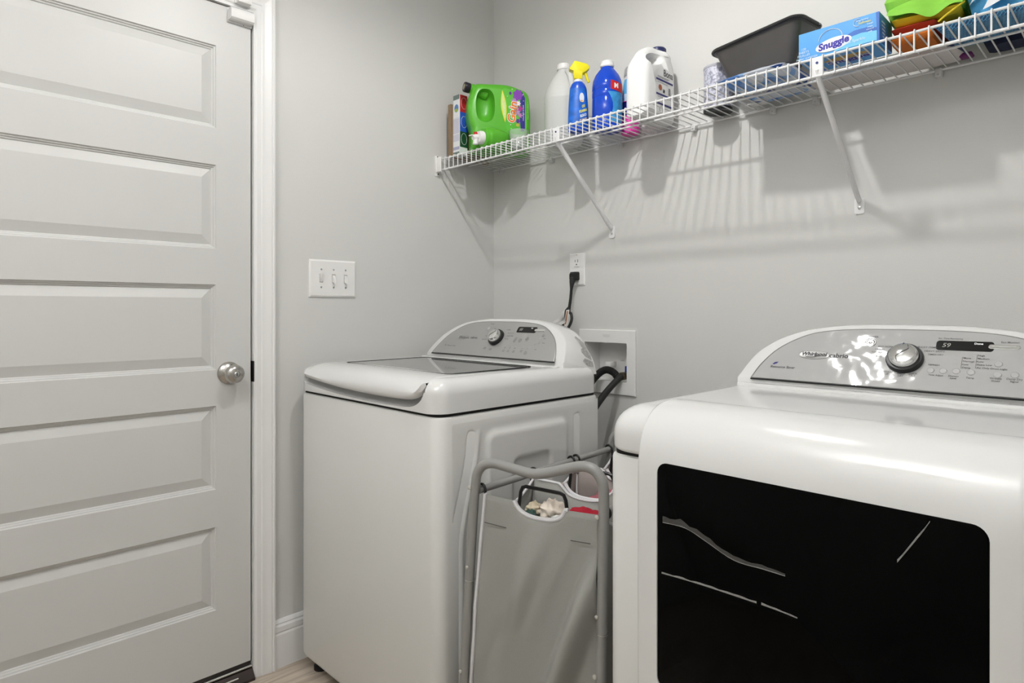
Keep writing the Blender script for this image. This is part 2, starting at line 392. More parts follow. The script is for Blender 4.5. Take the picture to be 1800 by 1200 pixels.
obj('warning_tag', MB().loft([[(.4555, -.055, 1.155), (.4725, -.058, 1.157), (.4695, -.068, 1.098), (.4535, -.066, 1.096)], [(.4557, -.054, 1.155), (.4727, -.057, 1.157), (.4697, -.067, 1.098), (.4537, -.065, 1.096)]]), mat('tag_paper', (.80, .79, .77), .7), pc)
obj('tag_print', MB().loft([[(.4595, -.0567, 1.151), (.4685, -.0583, 1.1525), (.4665, -.0688, 1.104), (.4575, -.0678, 1.102)], [(.4595, -.0565, 1.151), (.4685, -.0581, 1.1525), (.4665, -.0686, 1.104), (.4575, -.0676, 1.102)]]), mat('tag_orange', (.40, .20, .12), .7, var=(300, .6)), pc)
def crumple(u, v):
    return (.405 + .058*u + .010*v, -.09 + .02*u - .01*v + .006*math.sin(9*u+3*v), 1.075 + .035*u + .045*v*(.4+.6*u) + .004*math.sin(7*v))
obj('paper_tag', MB().grid(crumple, 8, 6), mat('tag_paper', (.80, .79, .77), .7), pc)

# ------------------------------------------------------------------ washer outlet box
bx = thing('washer_outlet_box', 'white recessed water outlet box in the wall behind the washer', 'outlet box', (.604, 0, .85))
fr = MB()
outer = [(.478, .8535), (.730, .8535), (.730, 1.084), (.478, 1.084)]; inner = [(.505, .900), (.694, .900), (.694, 1.038), (.505, 1.038)]
rg = [[(x, y, z) for x, z in o_] for o_, y in ((outer, 0), (outer, -.006), ([(x + (.002 if x < .6 else -.002), z + (.002 if z < 1 else -.002)) for x, z in outer], -.008), (inner, -.008), (inner, .085))]
fr.loft(rg, False, True)
obj('box_body', fr, PLASTW, bx, 15)
lt = MB()
for k in range(3): lt.box(.588 + .002*k, .622 - .001*k, -.0084, -.0079, 1.0655 - .0035*k, 1.0665 - .0035*k)
obj('embossed_lettering', lt, mat('emboss_grey', (.55, .545, .535), .5), bx, kind='stuff')
vb = obj('valve', MB().lathe([(.014, .075), (.014, .05), (.011, .048), (.011, .02), (.013, .018), (.013, .006)], (.674, 0, .921), 'y', 16), mat('brass', (.55, .42, .22), .3, metal=1), bx)
obj('valve_handle', MB().bbox(.681, .692, -.002, .012, .934, .957, .002, 2), mat('blue_handle', (.02, .05, .25), .4), vb)
obj('hose_fitting', MB().bbox(.579, .602, .02, .06, .944, .966, .003, 2), PLASTW, bx)
obj('knockout', MB().loft([[(.598, .0848, .965), (.618, .0848, .965), (.612, .0848, .972)], [(.598, .0842, .965), (.618, .0842, .965), (.612, .0842, .972)]]), mat('emboss_grey', (.55, .545, .535), .5), bx)
fh = thing('fill_hose', 'black rubber hose running down from the outlet box valve', 'hose', (.68, -.02, .91))
obj('hose', MB().tube(smooth_path([(.674, .004, .921), (.672, -.012, .919), (.663, -.045, .895), (.655, -.085, .862), (.653, -.13, .825), (.655, -.18, .78), (.66, -.215, .70), (.66, -.235, .60)]), .0115, 12), RUBBER, fh)
obj('coupling', MB().lathe([(.0145, -.012), (.0145, .006), (.012, .008)], (.674, 0, .921), 'y', 14), mat('brass_dark', (.35, .28, .2), .35, metal=1), fh)
dh = thing('drain_hose', 'black ribbed drain hose curling into the outlet box', 'hose', (.575, 0, .91))
hp = smooth_path([(.645, .006, .9135), (.640, -.002, .926), (.628, -.008, .936), (.610, -.014, .940), (.592, -.024, .931), (.578, -.045, .908), (.570, -.08, .87), (.57, -.13, .80), (.57, -.2, .68)], 10)
obj('ribbed_hose', MB().tube(hp, [.0125 + .0014*(i % 2) for i in range(len(hp))], 12), RUBBER, dh)

# ------------------------------------------------------------------ washer and dryer
TI = R(37); TS, TC = math.sin(TI), math.cos(TI)
FY, FZ = -.42, .997
def face_fn(cx, off=0.0):
    def f(a, b): return (cx + a, FY + TS*b - TC*off, FZ + TC*b + TS*off)
    return f
def mirror(L): return L + [(-a, b) for a, b in reversed(L[:-1])]
WH = mirror([(-.338, 0), (-.3205, .048), (-.298, .086), (-.252, .122), (-.193, .1455), (-.110, .1575), (0, .160)])
RE = mirror([(-.350, .960), (-.337, .9987), (-.314, 1.032), (-.279, 1.0726), (-.231, 1.099), (-.135, 1.1185), (0, 1.1237)])
PA = mirror([(-.301, .002), (-.287, .041), (-.258, .085), (-.212, .120), (-.167, .1365), (-.100, .1445), (0, .1465)])
def curve2(L, k=5): return [(p.x, p.y) for p in smooth_path([(a, b, 0) for a, b in L], k)]
def console(parent, cx, panel_mat):
    f = face_fn(cx); W = curve2(WH); Q = curve2(RE)
    r0 = [Vector(f(a*.988, max(b-.004, .001))) for a, b in W]
    rm = [Vector(f(a*.996, b - (.001 if b > .01 else 0))) + Vector((0, .002, -.0005)) for a, b in W]
    r1 = [Vector(f(a, b)) + Vector((0, .008, 0)) for a, b in W]
    r3 = [Vector((cx + a, -.275, z)) for a, z in Q]
    r2 = [(p*.5 + q*.5) + Vector((0, 0, .0015)) for p, q in zip(r1, r3)]
    r4 = [Vector((cx + a*.975, -.267, .96 + (z-.96)*.96)) for a, z in Q]
    for rg_ in (r0, rm, r1, r2, r3, r4):
        a, b = rg_[0], rg_[-1]
        rg_.append(Vector((b.x, b.y, .955))); rg_.append(Vector((a.x, a.y, .955)))
    c = obj('console', MB().loft([r0, rm, r1, r2, r3, r4]), ENAMEL, parent, 40)
    P = curve2(PA)
    fp = face_fn(cx, .0)
    pr = [[Vector(face_fn(cx, o)(a*s_, b*s_ + (1-s_)*.05)) for a, b in P] for o, s_ in ((-.003, 1), (.0012, 1), (.0022, .994))]
    pn = obj('control_panel', MB().loft(pr), panel_mat, parent, 30)
    ed = [Vector(face_fn(cx, .0012)(a*1.004, b*1.006 - .0004)) for a, b in P]
    obj('panel_edge', MB().tube(ed, .0012, 6), mat('panel_edge_grey', (.28, .28, .27), .4, metal=.4), parent)
    obj('base_seam', MB().tube([Vector(face_fn(cx, .001)(a, -.001)) for a in (-.303, -.1, .1, .303)], .0016, 6), DARK, parent)
    return pn, (lambda i, t: (r1[i]*(1-t) + r3[i]*t))
def dial(parent, cx, a, b, scale=1.0):
    f = face_fn(cx); o = Vector(f(a, b)); nrm = Vector((0, -TC, TS))
    M = nrm.to_track_quat('Z', 'Y').to_matrix().to_4x4()
    k = obj('dial', MB().lathe([(.027*scale, .013), (.0268*scale, .018), (.0245*scale, .024), (.0215*scale, .0275), (.012*scale, .030), (.004*scale, .0305)], o, 'z', 36, True, M), CHROME, parent, 30, label='chrome cycle dial')
    obj('dial_skirt', MB().lathe([(.0335*scale, .0022), (.0335*scale, .008), (.0315*scale, .013), (.026*scale, .0135)], o, 'z', 36, True, M), BLACK, k, 30)
    # S shaped ridge across the dial and pointer tick
    sp = smooth_path([(-.006, -.021, .0262), (-.009, -.010, .0296), (.001, .000, .0307), (.010, .009, .0296), (.006, .021, .0262)], 5)
    obj('grip_ridge', MB().tube([o + M @ Vector((p.x*scale, p.y*scale, p.z)) for p in sp], .0012, 6), mat('chrome_dark', (.3, .3, .3), .2, metal=1), k)
    obj('pointer', MB().tube([o + M @ Vector((-.001, .019*scale, .0278)), o + M @ Vector((-.001, .0245*scale, .0252))], .001, 6), INKB, k)
    return k
def display(parent, cx, a0, a1, b0, b1, digits, word):
    f = face_fn(cx, .0026)
    d = obj('display', MB().loft([[face_fn(cx, o)(a, b) for a, b in rrect(a0, a1, b0, b1, .006)] for o in (.001, .0026)]), mat('display_black', (.004, .004, .004), .15), parent)
    f2 = face_fn(cx, .0030)
    t = MB(); text(t, digits, (b1-b0)*.62, f2, (a0 + .017, (b0+b1)/2), bold=.0001, shear=.15); obj('digits', t, mat('dim_segments', (.30, .30, .28), .5), d)
    t = MB(); text(t, word, .0062, f2, (a0 + (a1-a0)*.74, b1 - .0055), bold=.0002); obj('indicator_word', t, WHITEPR, d)
    return d
def pill(parent, name, cx, a0, a1, bc, r, m, h=.004):
    return obj(name, MB().loft([[face_fn(cx, o)(a, b) for a, b in rrect(a0+i, a1-i, bc-r+i, bc+r-i, r-i-.0001, 6)] for o, i in ((.001, 0), (h-.001, 0), (h, .001))]), m, parent)
def button(parent, cx, a, b, r, m):
    return obj('button', MB().loft([[face_fn(cx, o)(x, y) for x, y in ellipse(a, b, r*k, r*k, 20)] for o, k in ((.0015, 1), (.0028, .95), (.0033, .7), (.0026, .3))]), m, parent, 60)
def cabinet(parent, x0, x1, yf, yr, hole=None):
    c = MB()
    rings = []
    for z, ins in ((.045, .012), (.052, .004), (.062, 0), (.884, 0), (.8895, .002), (.892, .006), (.893, .010)):
        rings.append([(x, y, z) for x, y in rrect(x0+ins, x1-ins, yf+ins, yr-ins, .034-ins*.5, 8)])
    c.loft(rings)
    o = obj('cabinet', c, CABWHITE, parent, 30)
    obj('seam_gap', MB().loft([[(x, y, z) for x, y in rrect(x0+.006, x1-.006, yf+.006, yr-.006, .03, 6)] for z in (.890, .902)]), DARK, parent)
    for fx in (x0+.05, x1-.05):
        for fy in (yf+.05, yr-.06):
            obj('foot', MB().lathe([(.024, 0), (.024, .012), (.012, .018), (.010, .05)], (fx, fy, 0), 'z', 14), BLACK, parent)
    return o

WX0, WX1, WCX = .057, .777, .417
YF, YR = -.911, -.267
wa = thing('washing_machine', 'white top loading washing machine with grey glass lid beside the door wall', 'washing machine', (WCX, -.59, 0))
cabinet(wa, WX0, WX1, YF, YR)
# pressed relief of the right side panel
def sst(x, a, b):
    t = min(1, max(0, (x-a)/(b-a))); return t*t*(3-2*t)
def rbump(y, z, y0, y1, z0, z1, s=.014, r=.03):
    dx = max(y0+r-y, 0, y-(y1-r)); dz = max(z0+r-z, 0, z-(z1-r))
    d = math.hypot(dx, dz) - r if (dx > 0 and dz > 0) else max(y0-y, y-y1, z0-z, z-z1)
    return 1 - sst(d, -s, s*.2)
def relief(u, v):
    y = -.872 + .592*u; z = .075 + .806*v
    h = .007*rbump(y, z, -.757, -.425, .33, .842, .016, .035)
    h -= .007*rbump(y, z, -.662, -.500, .40, .757, .012, .03)
    yy = y + .055*sst(z, .84, .55) if True else y
    h -= .006*rbump(yy, z, -.818, -.790, .15, .848, .010, .012)
    h += .003*rbump(yy, z, -.787, -.772, .15, .846, .007, .007)
    h -= .005*rbump(y, z, -.398, -.372, .15, .846, .010, .012)
    e = min(u, 1-u, v, 1-v); h *= sst(e, 0, .03)
    return (WX1 + .0006 - .004*(1-sst(e, 0, .012))*0 + h - .0012*(1-sst(e, 0, .02)), y, z)
obj('side_panel', MB().grid(relief, 120, 120), CABWHITE, wa, 60)

# top frame with a well for the lid and a scoop under the lid's front lip
top = MB(); rslab(top, WX0, WX1, YF-.004, YR, .9, .985, .048, .038, 0, 8, 8)
topo = obj('top_frame', top, ENAMEL, wa, 35)
LX0, LX1 = .093, .727
def zlip(x):
    c = .50
    return .9225 + (.020*((c-x)/(c-LX0))**2 if x < c else .006*((x-c)/(LX1-c))**2 + .036*((x-c)/(LX1-c))**9)
def end_sh(x, e=.014):
    d = min(x-LX0, LX1-x)
    return 0 if d >= e else (1 - math.sqrt(max(0, 1-((e-d)/e)**2)))
NST = 30
xs = [LX0 + .0002 + (LX1-LX0-.0004)*(.5-.5*math.cos(math.pi*i/NST)) for i in range(NST+1)]
cut = MB(); rings = []
for i in range(41):
    x = LX0-.003 + (LX1-LX0+.006)*(.5-.5*math.cos(math.pi*i/40))
    dd_ = min(x-(LX0-.003), LX1+.003-x); rr_ = .016
    zs = zlip(min(max(x, LX0), LX1)) - .0180 + (rr_*(1 - math.sqrt(max(0, 1-((rr_-dd_)/rr_)**2))) if dd_ < rr_ else 0)
    zs = min(zs, .951)
    rings.append([(x, -.97, zs-.012), (x, -.918, zs), (x, -.895, zs+.002), (x, -.878, min(zs+.016, .953)), (x, -.868, .955), (x, -.452, .958), (x, -.452, 1.05), (x, -.97, 1.05)])
cut.loft(rings)
boolean(topo, cut)
lid = MB(); rings = []
for x in xs:
    e = end_sh(x); zb = zlip(x)
    crown = .0045*(1-((x-WCX)/.34)**2)
    prof = [(-.456, .960), (-.456, .978), (-.459, .9825), (-.60, .9835), (-.74, .9845), (-.82, .985+crown*.5), (-.86, .983+crown), (-.888, .976+crown), (-.907, .965+crown*.8), (-.9185, .951), (-.921, zb+.014), (-.9175, zb+.005), (-.907, zb), (-.892, zb+.001), (-.884, .948), (-.86, .960)]
    cy, cz = -.80, .976
    rings.append([(x, cy + (y-cy)*(1-.12*e if y < -.8 else 1), cz + (z-cz)*(1-.92*e) - .002*e) for y, z in prof])
lid.loft(rings)
lido = obj('lid', lid, ENAMEL, wa, 45)
GLASSG = mat('grey_lid_glass', (.17, .17, .168), .04, spec=.7, coat=.5)
obj('lid_glass', MB().loft([[(x, y, z) for x, y in rrect(.152, .682, -.80, -.478, .018)] for z in (.975, .9858)]), GLASSG, lido, label='grey glass window')
obj('lid_gasket', MB().tube([(x, y, .9856) for x, y in rrect(.150, .684, -.802, -.476, .019)] + [(.684, -.5, .9856)], .0016, 6), BLACK, lido)
obj('rear_trim', MB().bbox(WX0+.03, WX1-.03, -.449, -.424, .970, .9875, .003, 2), ENAMEL, wa)
wpan, wsurf = console(wa, WCX, SILVER)
dial(wa, WCX, .0, .0775, .93)
display(wa, WCX, .078, .166, .103, .1265, '88', 'PM')
pill(wa, 'monitor_lever', WCX, .158, .206, .1145, .0052, CHROME)
F2 = face_fn(WCX, .0026)
t = MB(); text(t, 'Whirlpool', .0125, F2, (-.171, .073), shear=.2, bold=.0001); text(t, 'cabrio', .0145, F2, (-.116, .0745), bold=.0001)
text(t, 'HE', .008, F2, (-.247, .036)); text(t, 'Resource Saver', .0075, F2, (-.212, .0355)); obj('lettering', t, INK, wpan, kind='stuff')
obj('logo_ring', MB().tube([F2(a, b) for a, b in ellipse(-.171, .073, .031, .0105, 28)] + [F2(-.14, .073)], .0008, 5), CHROME, wpan)
t = MB()
for s_, a, b, sz in (('POWER', -.058, .1345, .0052), ('NORMAL', .038, .112, .005), ('HEAVY DUTY', .056, .099, .0048), ('BULKY ITEMS', .06, .0875, .0048), ('WHITES', .05, .0745, .0048), ('CASUAL', -.052, .0835, .005), ('DELICATES', -.058, .069, .005),
        ('RINSE\n& SPIN', -.032, .0335, .0046), ('DRAIN\n& SPIN', -.002, .030, .0046), ('Wash\nTemp', .064, .028, .0048), ('Soil\nLevel', .086, .028, .0048), ('Spin\nSpeed', .112, .028, .0048), ('Extra\nRinse', .145, .031, .0048), ('Fabric\nSoftener\nAdded', .168, .025, .0046), ('Cold\nCool\nWarm\nHot', .092, .0725, .0052), ('Heavy\nNormal\nLight', .116, .0715, .0052), ('High\nMedium\nLow', .145, .0775, .0052), ('Cycle\nSignal', .208, .094, .0048), ('Start', .22, .083, .0052), ('Pause', .224, .066, .005), ('Hold', .203, .040, .0046)):
    text(t, s_, sz, F2, (a, b), bold=.00004)
obj('lettering', t, INK, wpan, kind='stuff')
for a, b, r in ((-.066, .117, .0068),): 
    button(wa, WCX, a, b, r, CHROME)
for a, b in ((.062, .043), (.086, .043), (.110, .043), (.143, .045), (.168, .045), (.196, .084), (.203, .067), (.190, .062)): button(wa, WCX, a, b, .0052, BTN)
# torn remnants of a foil sticker on the console's end
st = MB(); idx0 = 46; rnd = random.Random(5)
def endp(i, t_, lift=.0008):
    ii = max(0, min(len(curve2(WH))-1, i)); k0 = int(math.floor(ii)); k1 = min(k0+1, len(curve2(WH))-1); p = wsurf(k0, t_)*(1-(ii-k0)) + wsurf(k1, t_)*(ii-k0)
    return p + Vector((lift, -lift*.4, lift))
def rag(us, vs):
    pts = []
    for u, v in zip(us, vs): pts.append(endp(u, v))
    st.add(pts, [tuple(range(len(pts)))])
for blob in ([(46, .72), (47, .60), (48, .62), (49, .70), (50, .66), (51, .78), (50.5, .93), (48.5, .95), (47, .86)], [(51, .72), (52, .60), (53.5, .58), (55, .70), (55.5, .93), (53, .96), (51.2, .94)], [(55.8, .66), (57, .58), (58.3, .72), (58, .94), (56, .95)]):
    rag([b[0] for b in blob], [b[1] for b in blob])
obj('torn_sticker', st, mat('sticker_foil', (.42, .42, .41), .35, metal=.4, var=(160, .6)), wa, 60, label='torn grey foil sticker remnant')

# dryer
DX0, DX1, DCX = 1.277, 1.997, 1.637
YD = -.905
dy = thing('dryer', 'white front loading dryer with black door window beneath the wire shelf', 'dryer', (DCX, -.585, 0))
cabinet(dy, DX0, DX1, YD, YR)
dtp = MB(); rslab(dtp, DX0-.001, DX1+.001, YD-.008, YR, .899, .982, .055, .052, .008, 8, 8)
obj('top_panel', dtp, ENAMEL, dy, 35)
obj('rear_trim', MB().bbox(DX0+.035, DX1-.035, -.448, -.424, .972, .9885, .004, 2), ENAMEL, dy)
DL, DR = 1.372, 1.902
dprof = smooth_path([(0, -.936, .425), (0, -.943, .435), (0, -.946, .47), (0, -.947, .60), (0, -.947, .75), (0, -.9465, .86), (0, -.9445, .905), (0, -.938, .935), (0, -.924, .962), (0, -.902, .982), (0, -.872, .993), (0, -.835, .9955), (0, -.805, .9905), (0, -.797, .983)], 3)
rings = []
for x, k in ((DL+.0005, .010), (DL+.0015, .0055), (DL+.004, .0022), (DL+.008, .0006), (DL+.013, 0), (DR-.013, 0), (DR-.008, .0006), (DR-.004, .0022), (DR-.0015, .0055), (DR-.0005, .010)):
    ring = []
    for i, p in enumerate(dprof):
        tg = (dprof[min(i+1, len(dprof)-1)] - dprof[max(i-1, 0)]).normalized(); nr = Vector((0, -tg.z, tg.y))
        q = p - nr*k; ring.append((x, q.y, q.z))
    ring += [(x, -.80, .975), (x, -.895, .955), (x, -.9055, .90), (x, -.9055, .425)]
    rings.append(ring)
door = MB().loft(rings)
dd = obj('dryer_door', door, ENAMEL, dy, 40)
wz0, wz1, wx0, wx1 = .528, .9035, 1.4145, 1.8645
boolean(dd, MB().loft([[(x, y, z) for x, z in rrect(wx0, wx1, wz0, wz1, .018)] for y in (-.97, -.9405)]))
DGL = mat('black_door_glass', (.001, .001, .001), .08, spec=.08)
gl = obj('door_window', MB().loft([[(x, y, z) for x, z in rrect(wx0+i, wx1-i, wz0+i, wz1-i, .017)] for y, i in ((-.9402, .0004), (-.9445, .0004), (-.9450, .0012))]), DGL, dd, label='black glass window')
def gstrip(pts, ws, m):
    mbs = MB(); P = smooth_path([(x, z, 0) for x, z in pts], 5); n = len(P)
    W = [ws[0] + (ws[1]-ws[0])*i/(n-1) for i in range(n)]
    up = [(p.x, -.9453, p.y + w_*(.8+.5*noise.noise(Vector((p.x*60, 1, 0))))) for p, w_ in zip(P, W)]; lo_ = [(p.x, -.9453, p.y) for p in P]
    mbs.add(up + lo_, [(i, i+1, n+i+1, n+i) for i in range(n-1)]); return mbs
REFL = mat('painted_reflection', (.055, .053, .05), .7, var=(900, .8)); REFLB = mat('painted_reflection_bright', (.26, .255, .245), .7, var=(700, .5))  # reflections in the door glass, painted as grey strips
obj('reflection_strip', gstrip([(1.425, .8053), (1.467, .8060), (1.502, .7945), (1.549, .7775), (1.5935, .7770), (1.627, .7765)], (.012, .004), REFL), REFL, gl)
obj('reflection_strip', gstrip([(1.425, .8040), (1.467, .8047), (1.502, .7932), (1.549, .7762), (1.5935, .7757), (1.627, .7752)], (.0016, .0016), REFLB), REFLB, gl)
obj('reflection_strip', gstrip([(1.423, .7190), (1.462, .7210), (1.502, .7222), (1.5585, .7225), (1.585, .7225)], (.0035, .004), REFLB), REFLB, gl)
obj('reflection_strip', gstrip([(1.592, .7228), (1.618, .7222), (1.644, .7205)], (.004, .003), REFLB), REFLB, gl)
obj('reflection_strip', gstrip([(1.7687, .8350), (1.7832, .8584), (1.7968, .8811), (1.8046, .8960)], (.006, .002), REFLB), REFLB, gl)
for k in range(3): obj('hinge_pin', MB().lathe([(.004, 0), (.004, .02)], (DL-.003, -.8975, .56+.11*k), 'z', 8), DARK, dy)
dpan, dsurf = console(dy, DCX, FILM)
dial(dy, DCX, .003, .0725, 1.02)
display(dy, DCX, .053, .147, .0985, .1215, '59', 'Done')
pill(dy, 'monitor_lever', DCX, .138, .187, .1105, .0052, CHROME)
pill(dy, 'lever_slot', DCX, .1425, .182, .1105, .0019, mat('lever_grey', (.45, .45, .44), .4, metal=.5), .0046)
F2 = face_fn(DCX, .0027)
bd = obj('badge', MB().loft([[face_fn(DCX, o)(a, b) for a, b in ellipse(-.176, .072, .033*k, .0118*k, 30)] for o, k in ((.001, 1), (.0028, 1), (.0036, .93), (.0030, .86))]), SILVER, dy, 60)
F3 = face_fn(DCX, .0040)
t = MB(); text(t, 'Whirlpool', .0128, F3, (-.176, .0735), shear=.25, bold=.0002); obj('lettering', t, INKB, bd)
sw_ = smooth_path([(-.192, .0665, 0), (-.182, .0655, 0), (-.172, .067, 0), (-.160, .0705, 0)], 4)
obj('swoosh', MB().tube([F3(p.x, p.y) for p in sw_], .0005, 5), INK, bd)
t = MB(); text(t, 'cabrio', .0155, F2, (-.1235, .0725), bold=.0003); obj('lettering', t, INKB, dpan)
t = MB(); text(t, 'Resource Saver', .0088, F2, (-.237, .0345), shear=.15, bold=.0001); obj('lettering', t, INKB, dpan)
t = MB(); poly(t, [(-.262, .0415), (-.257, .047), (-.249, .0485), (-.252, .0435), (-.258, .0405)], F2); obj('leaf_mark', t, NAVY, dpan)
t = MB()
for s_, a, b, sz in (('POWER', -.066, .1255, .0070), ('ECO NORMAL', -.033, .1015, .0055), ('CASUAL', -.046, .0945, .0052), ('TOWELS', -.051, .0865, .0052), ('DELICATES', -.053, .0765, .0055), ('BULKY ITEMS', .0385, .1035, .0058), ('HEAVY DUTY', .052, .0945, .0058), ('TIMED DRY', .055, .0865, .0052), ('REFRESH', .055, .062, .0050),
        ('TOUCH\nUP', -.024, .0365, .0055), ('TIMED\nDRY', .001, .0340, .0052), ('QUICK\nDRY', .021, .0365, .0055), ('Est. Time Remaining', .0755, .1265, .0050), ('Eco Monitor', .171, .1215, .0056), ('Time Adjust', .061, .0385, .0050), ('Dryness\nLevel', .090, .0365, .0050), ('Temp', .1165, .0370, .0055), ('Drum Light', .1585, .0605, .0055), ('Wrinkle\nShield', .1555, .0365, .0055), ('Damp Dry\nSignal', .183, .0375, .0055)):
    text(t, s_, sz, F2, (a, b), bold=.00005)
for i, s_ in enumerate(('More', 'Normal', 'Less', 'Damp')): text(t, s_, .0055, F2, (.1015, .0815 - .0073*i), 'LEFT', .00005)
for i, s_ in enumerate(('High', 'Medium', 'Low', 'Extra Low', 'Air Only')): text(t, s_, .0055, F2, (.1245, .0888 - .0070*i), 'LEFT', .00005)
obj('lettering', t, INK, dpan, kind='stuff')
t = MB()
for a, b0_, b1_, n_ in ((.0995, .058, .083, 4), (.1225, .060, .090, 5)):
    poly(t, [(a, b0_), (a+.0006, b0_), (a+.0006, b1_), (a, b1_)], F2)
    for i in range(n_):
        bb = b1_ - (b1_-b0_)*i/(n_-1); poly(t, [(a, bb-.0003), (a+.0022, bb-.0003), (a+.0022, bb+.0003), (a, bb+.0003)], F2)
obj('level_scale', t, INK, dpan, kind='stuff')
pb = button(dy, DCX, -.067, .1115, .0088, CHROME)
obj('button_ring', MB().tube([face_fn(DCX, .003)(a, b) for a, b in ellipse(-.067, .1115, .0105, .0105, 28)] + [face_fn(DCX, .003)(-.0565, .1115)], .0008, 5), CHROME, pb)
for a, b in ((.051, .0495), (.072, .0495), (.093, .0505), (.1165, .0500), (.157, .0715), (.1575, .0475), (.183, .0495), (.2, .085)):
    button(dy, DCX, a, b, .0068, BTN)

# ------------------------------------------------------------------ wire shelf
ZD = 1.7535                                    # axis height of the deck wires
SZ = ZD + .0022                                # where things stand
SHX0, SHX1 = .012, 2.60
sh = thing('wire_shelf', 'white wire shelf with braces along the wall above washer and dryer', 'shelf', (0, 0, 1.70))
for nm, y, z, r in (('back_rod', -.013, ZD-.005, .0031), ('deck_rod', -.150, ZD-.005, .0031), ('front_rod', -.3035, ZD-.0045, .0031), ('lip_rod', -.3045, 1.7065, .0036)):
    obj(nm, MB().tube([(SHX0-.004, y, z), (SHX1, y, z)], r, 8), WIRE, sh)
cw = MB().tube([(0, -.0125, ZD), (0, -.160, ZD), (0, -.3035, ZD), (0, -.3070, ZD-.001), (0, -.3085, ZD-.0035), (0, -.3090, ZD-.008), (0, -.3090, 1.725), (0, -.3090, 1.7035)], .0018, 6)
x = SHX0 + .012; first = None
while x < SHX1:
    if first is None:
        first = obj('cross_wire', MB().add([(p[0] + x, p[1], p[2]) for p in cw.v], cw.f), WIRE, sh); x_first = x
    else:
        o = bpy.data.objects.new('cross_wire', first.data); COL.objects.link(o); o.parent = sh; o.location = (x - x_first, 0, 0)
    x += .0265
eb = obj('end_bracket', MB().bbox(.0, .010, -.3205, -.288, 1.697, 1.763, .002, 2), PLASTW, sh)
obj('bracket_lip', MB().bbox(.0, .034, -.3165, -.311, 1.699, 1.757, .002, 2), PLASTW, eb)
obj('bracket_screw', MB().lathe([(.003, .009), (.0028, .0115)], (0, -.313, 1.7585), 'x', 10), INKB, eb)
obj('bracket_screw', MB().lathe([(.003, .009), (.0028, .0115)], (0, -.309, 1.692), 'x', 10), INKB, eb)
obj('bracket_tab', MB().bbox(0, .005, -.320, -.300, 1.684, 1.700, .002, 2), PLASTW, eb)
CLIP = mat('clear_clip_plastic', (.66, .66, .65), .3)
for cx_ in (.0567, .3433, .6699, .957, 1.2134, 1.3337, 1.6245, 1.93, 2.24):
    c = obj('wall_clip', MB().bbox(cx_-.0075, cx_+.0075, -.0195, -.0005, ZD-.0225, ZD-.0015, .002, 2), CLIP, sh)
    obj('clip_screw', MB().lathe([(.0026, .0185), (.0024, .0212)], (cx_, 0, ZD-.0165), '-y', 10), STEEL, c)
SILBR = WIRE
for bx_ in (.6265, 1.4425, 2.2585):
    b = obj('brace', MB().tube([(bx_, -.3025, 1.722), (bx_, -.296, 1.702), (bx_, -.15, 1.575), (bx_, -.022, 1.4625), (bx_, -.006, 1.449)], [.009, .0095, .0095, .0095, .009], 12, True, .62), WIRE, sh)
    obj('brace_hook', MB().bbox(bx_-.0135, bx_+.0135, -.3075, -.3005, 1.7065, 1.7515, .002, 2), WIRE, b)
    obj('brace_foot', MB().loft([[(bx_ + px_, -y, 1.4355 + pz_) for px_, pz_ in rrect(-.0125, .0125, -.0215, .0215, .006)] for y in (.0004, .0035)]), WIRE, b)
    obj('brace_screw', MB().lathe([(.0045, .003), (.0042, .0055), (.002, .0062)], (bx_, 0, 1.431), '-y', 12), STEEL, b)
    obj('hook_screw', MB().lathe([(.003, .307), (.003, .309)], (bx_, 0, 1.737), '-y', 10), mat('blue_hole', (.02, .04, .18), .5), b)

# ------------------------------------------------------------------ things on the shelf
CARDB = mat('cardboard', (.26, .185, .115), .8, var=(60, .15))
cb = thing('cardboard_panel', 'folded brown cardboard standing at the wall end of the shelf', 'cardboard', (.055, -.20, SZ))
obj('cardboard_sheet', MB().bbox(.040, .058, -.2855, -.08, SZ, SZ+.2085, .002, 1), CARDB, cb)
obj('cardboard_flap', MB().bbox(.0585, .0735, -.283, -.10, SZ, SZ+.203, .002, 1), CARDB, cb)

ct = thing('carton_box', 'tall white carton with red blue and green side beside the cardboard', 'box', (.10, -.26, SZ))
CX0, CX1, CY0, CY1, CH = .076, .116, -.288, -.2485, .2335
obj('carton', MB().bbox(CX0, CX1, CY0, CY1, SZ, SZ+CH, .001, 1), mat('white_card', (.78, .79, .80), .55), ct)
def ff(p, q): return (CX0 + p, CY0 - .0006, SZ + q)
def fr_(p, q): return (CX1 + .0006, CY0 + p, SZ + q)
for q0, q1, col, nm in ((CH-.019, CH-.001, (.16, .20, .19), 'top_band'), (.001, .012, (.16, .20, .19), 'base_band'), (.142, .144, (.6, .62, .7), 'print_line'), (.083, .1405, (.58, .58, .66), 'print_block'), (.053, .080, (.60, .60, .68), 'print_block'), (.020, .032, (.40, .40, .55), 'print_block')):
    obj(nm, poly(MB(), [(.002, q0), (.039, q0), (.039, q1), (.002, q1)], ff), mat('carton_' + nm + str(q0), col, .6, var=(500, .25)), ct)
obj('globe_mark', poly(MB(), ellipse(.021, .181, .0125, .0155), lambda p, q: (CX0+p, CY0-.0009, SZ+q)), mat('globe_blue', (.12, .22, .45), .5), ct)
obj('globe_mark', poly(MB(), ellipse(.020, .1735, .010, .0065), lambda p, q: (CX0+p, CY0-.0012, SZ+q)), mat('globe_green', (.35, .45, .08), .5), ct)
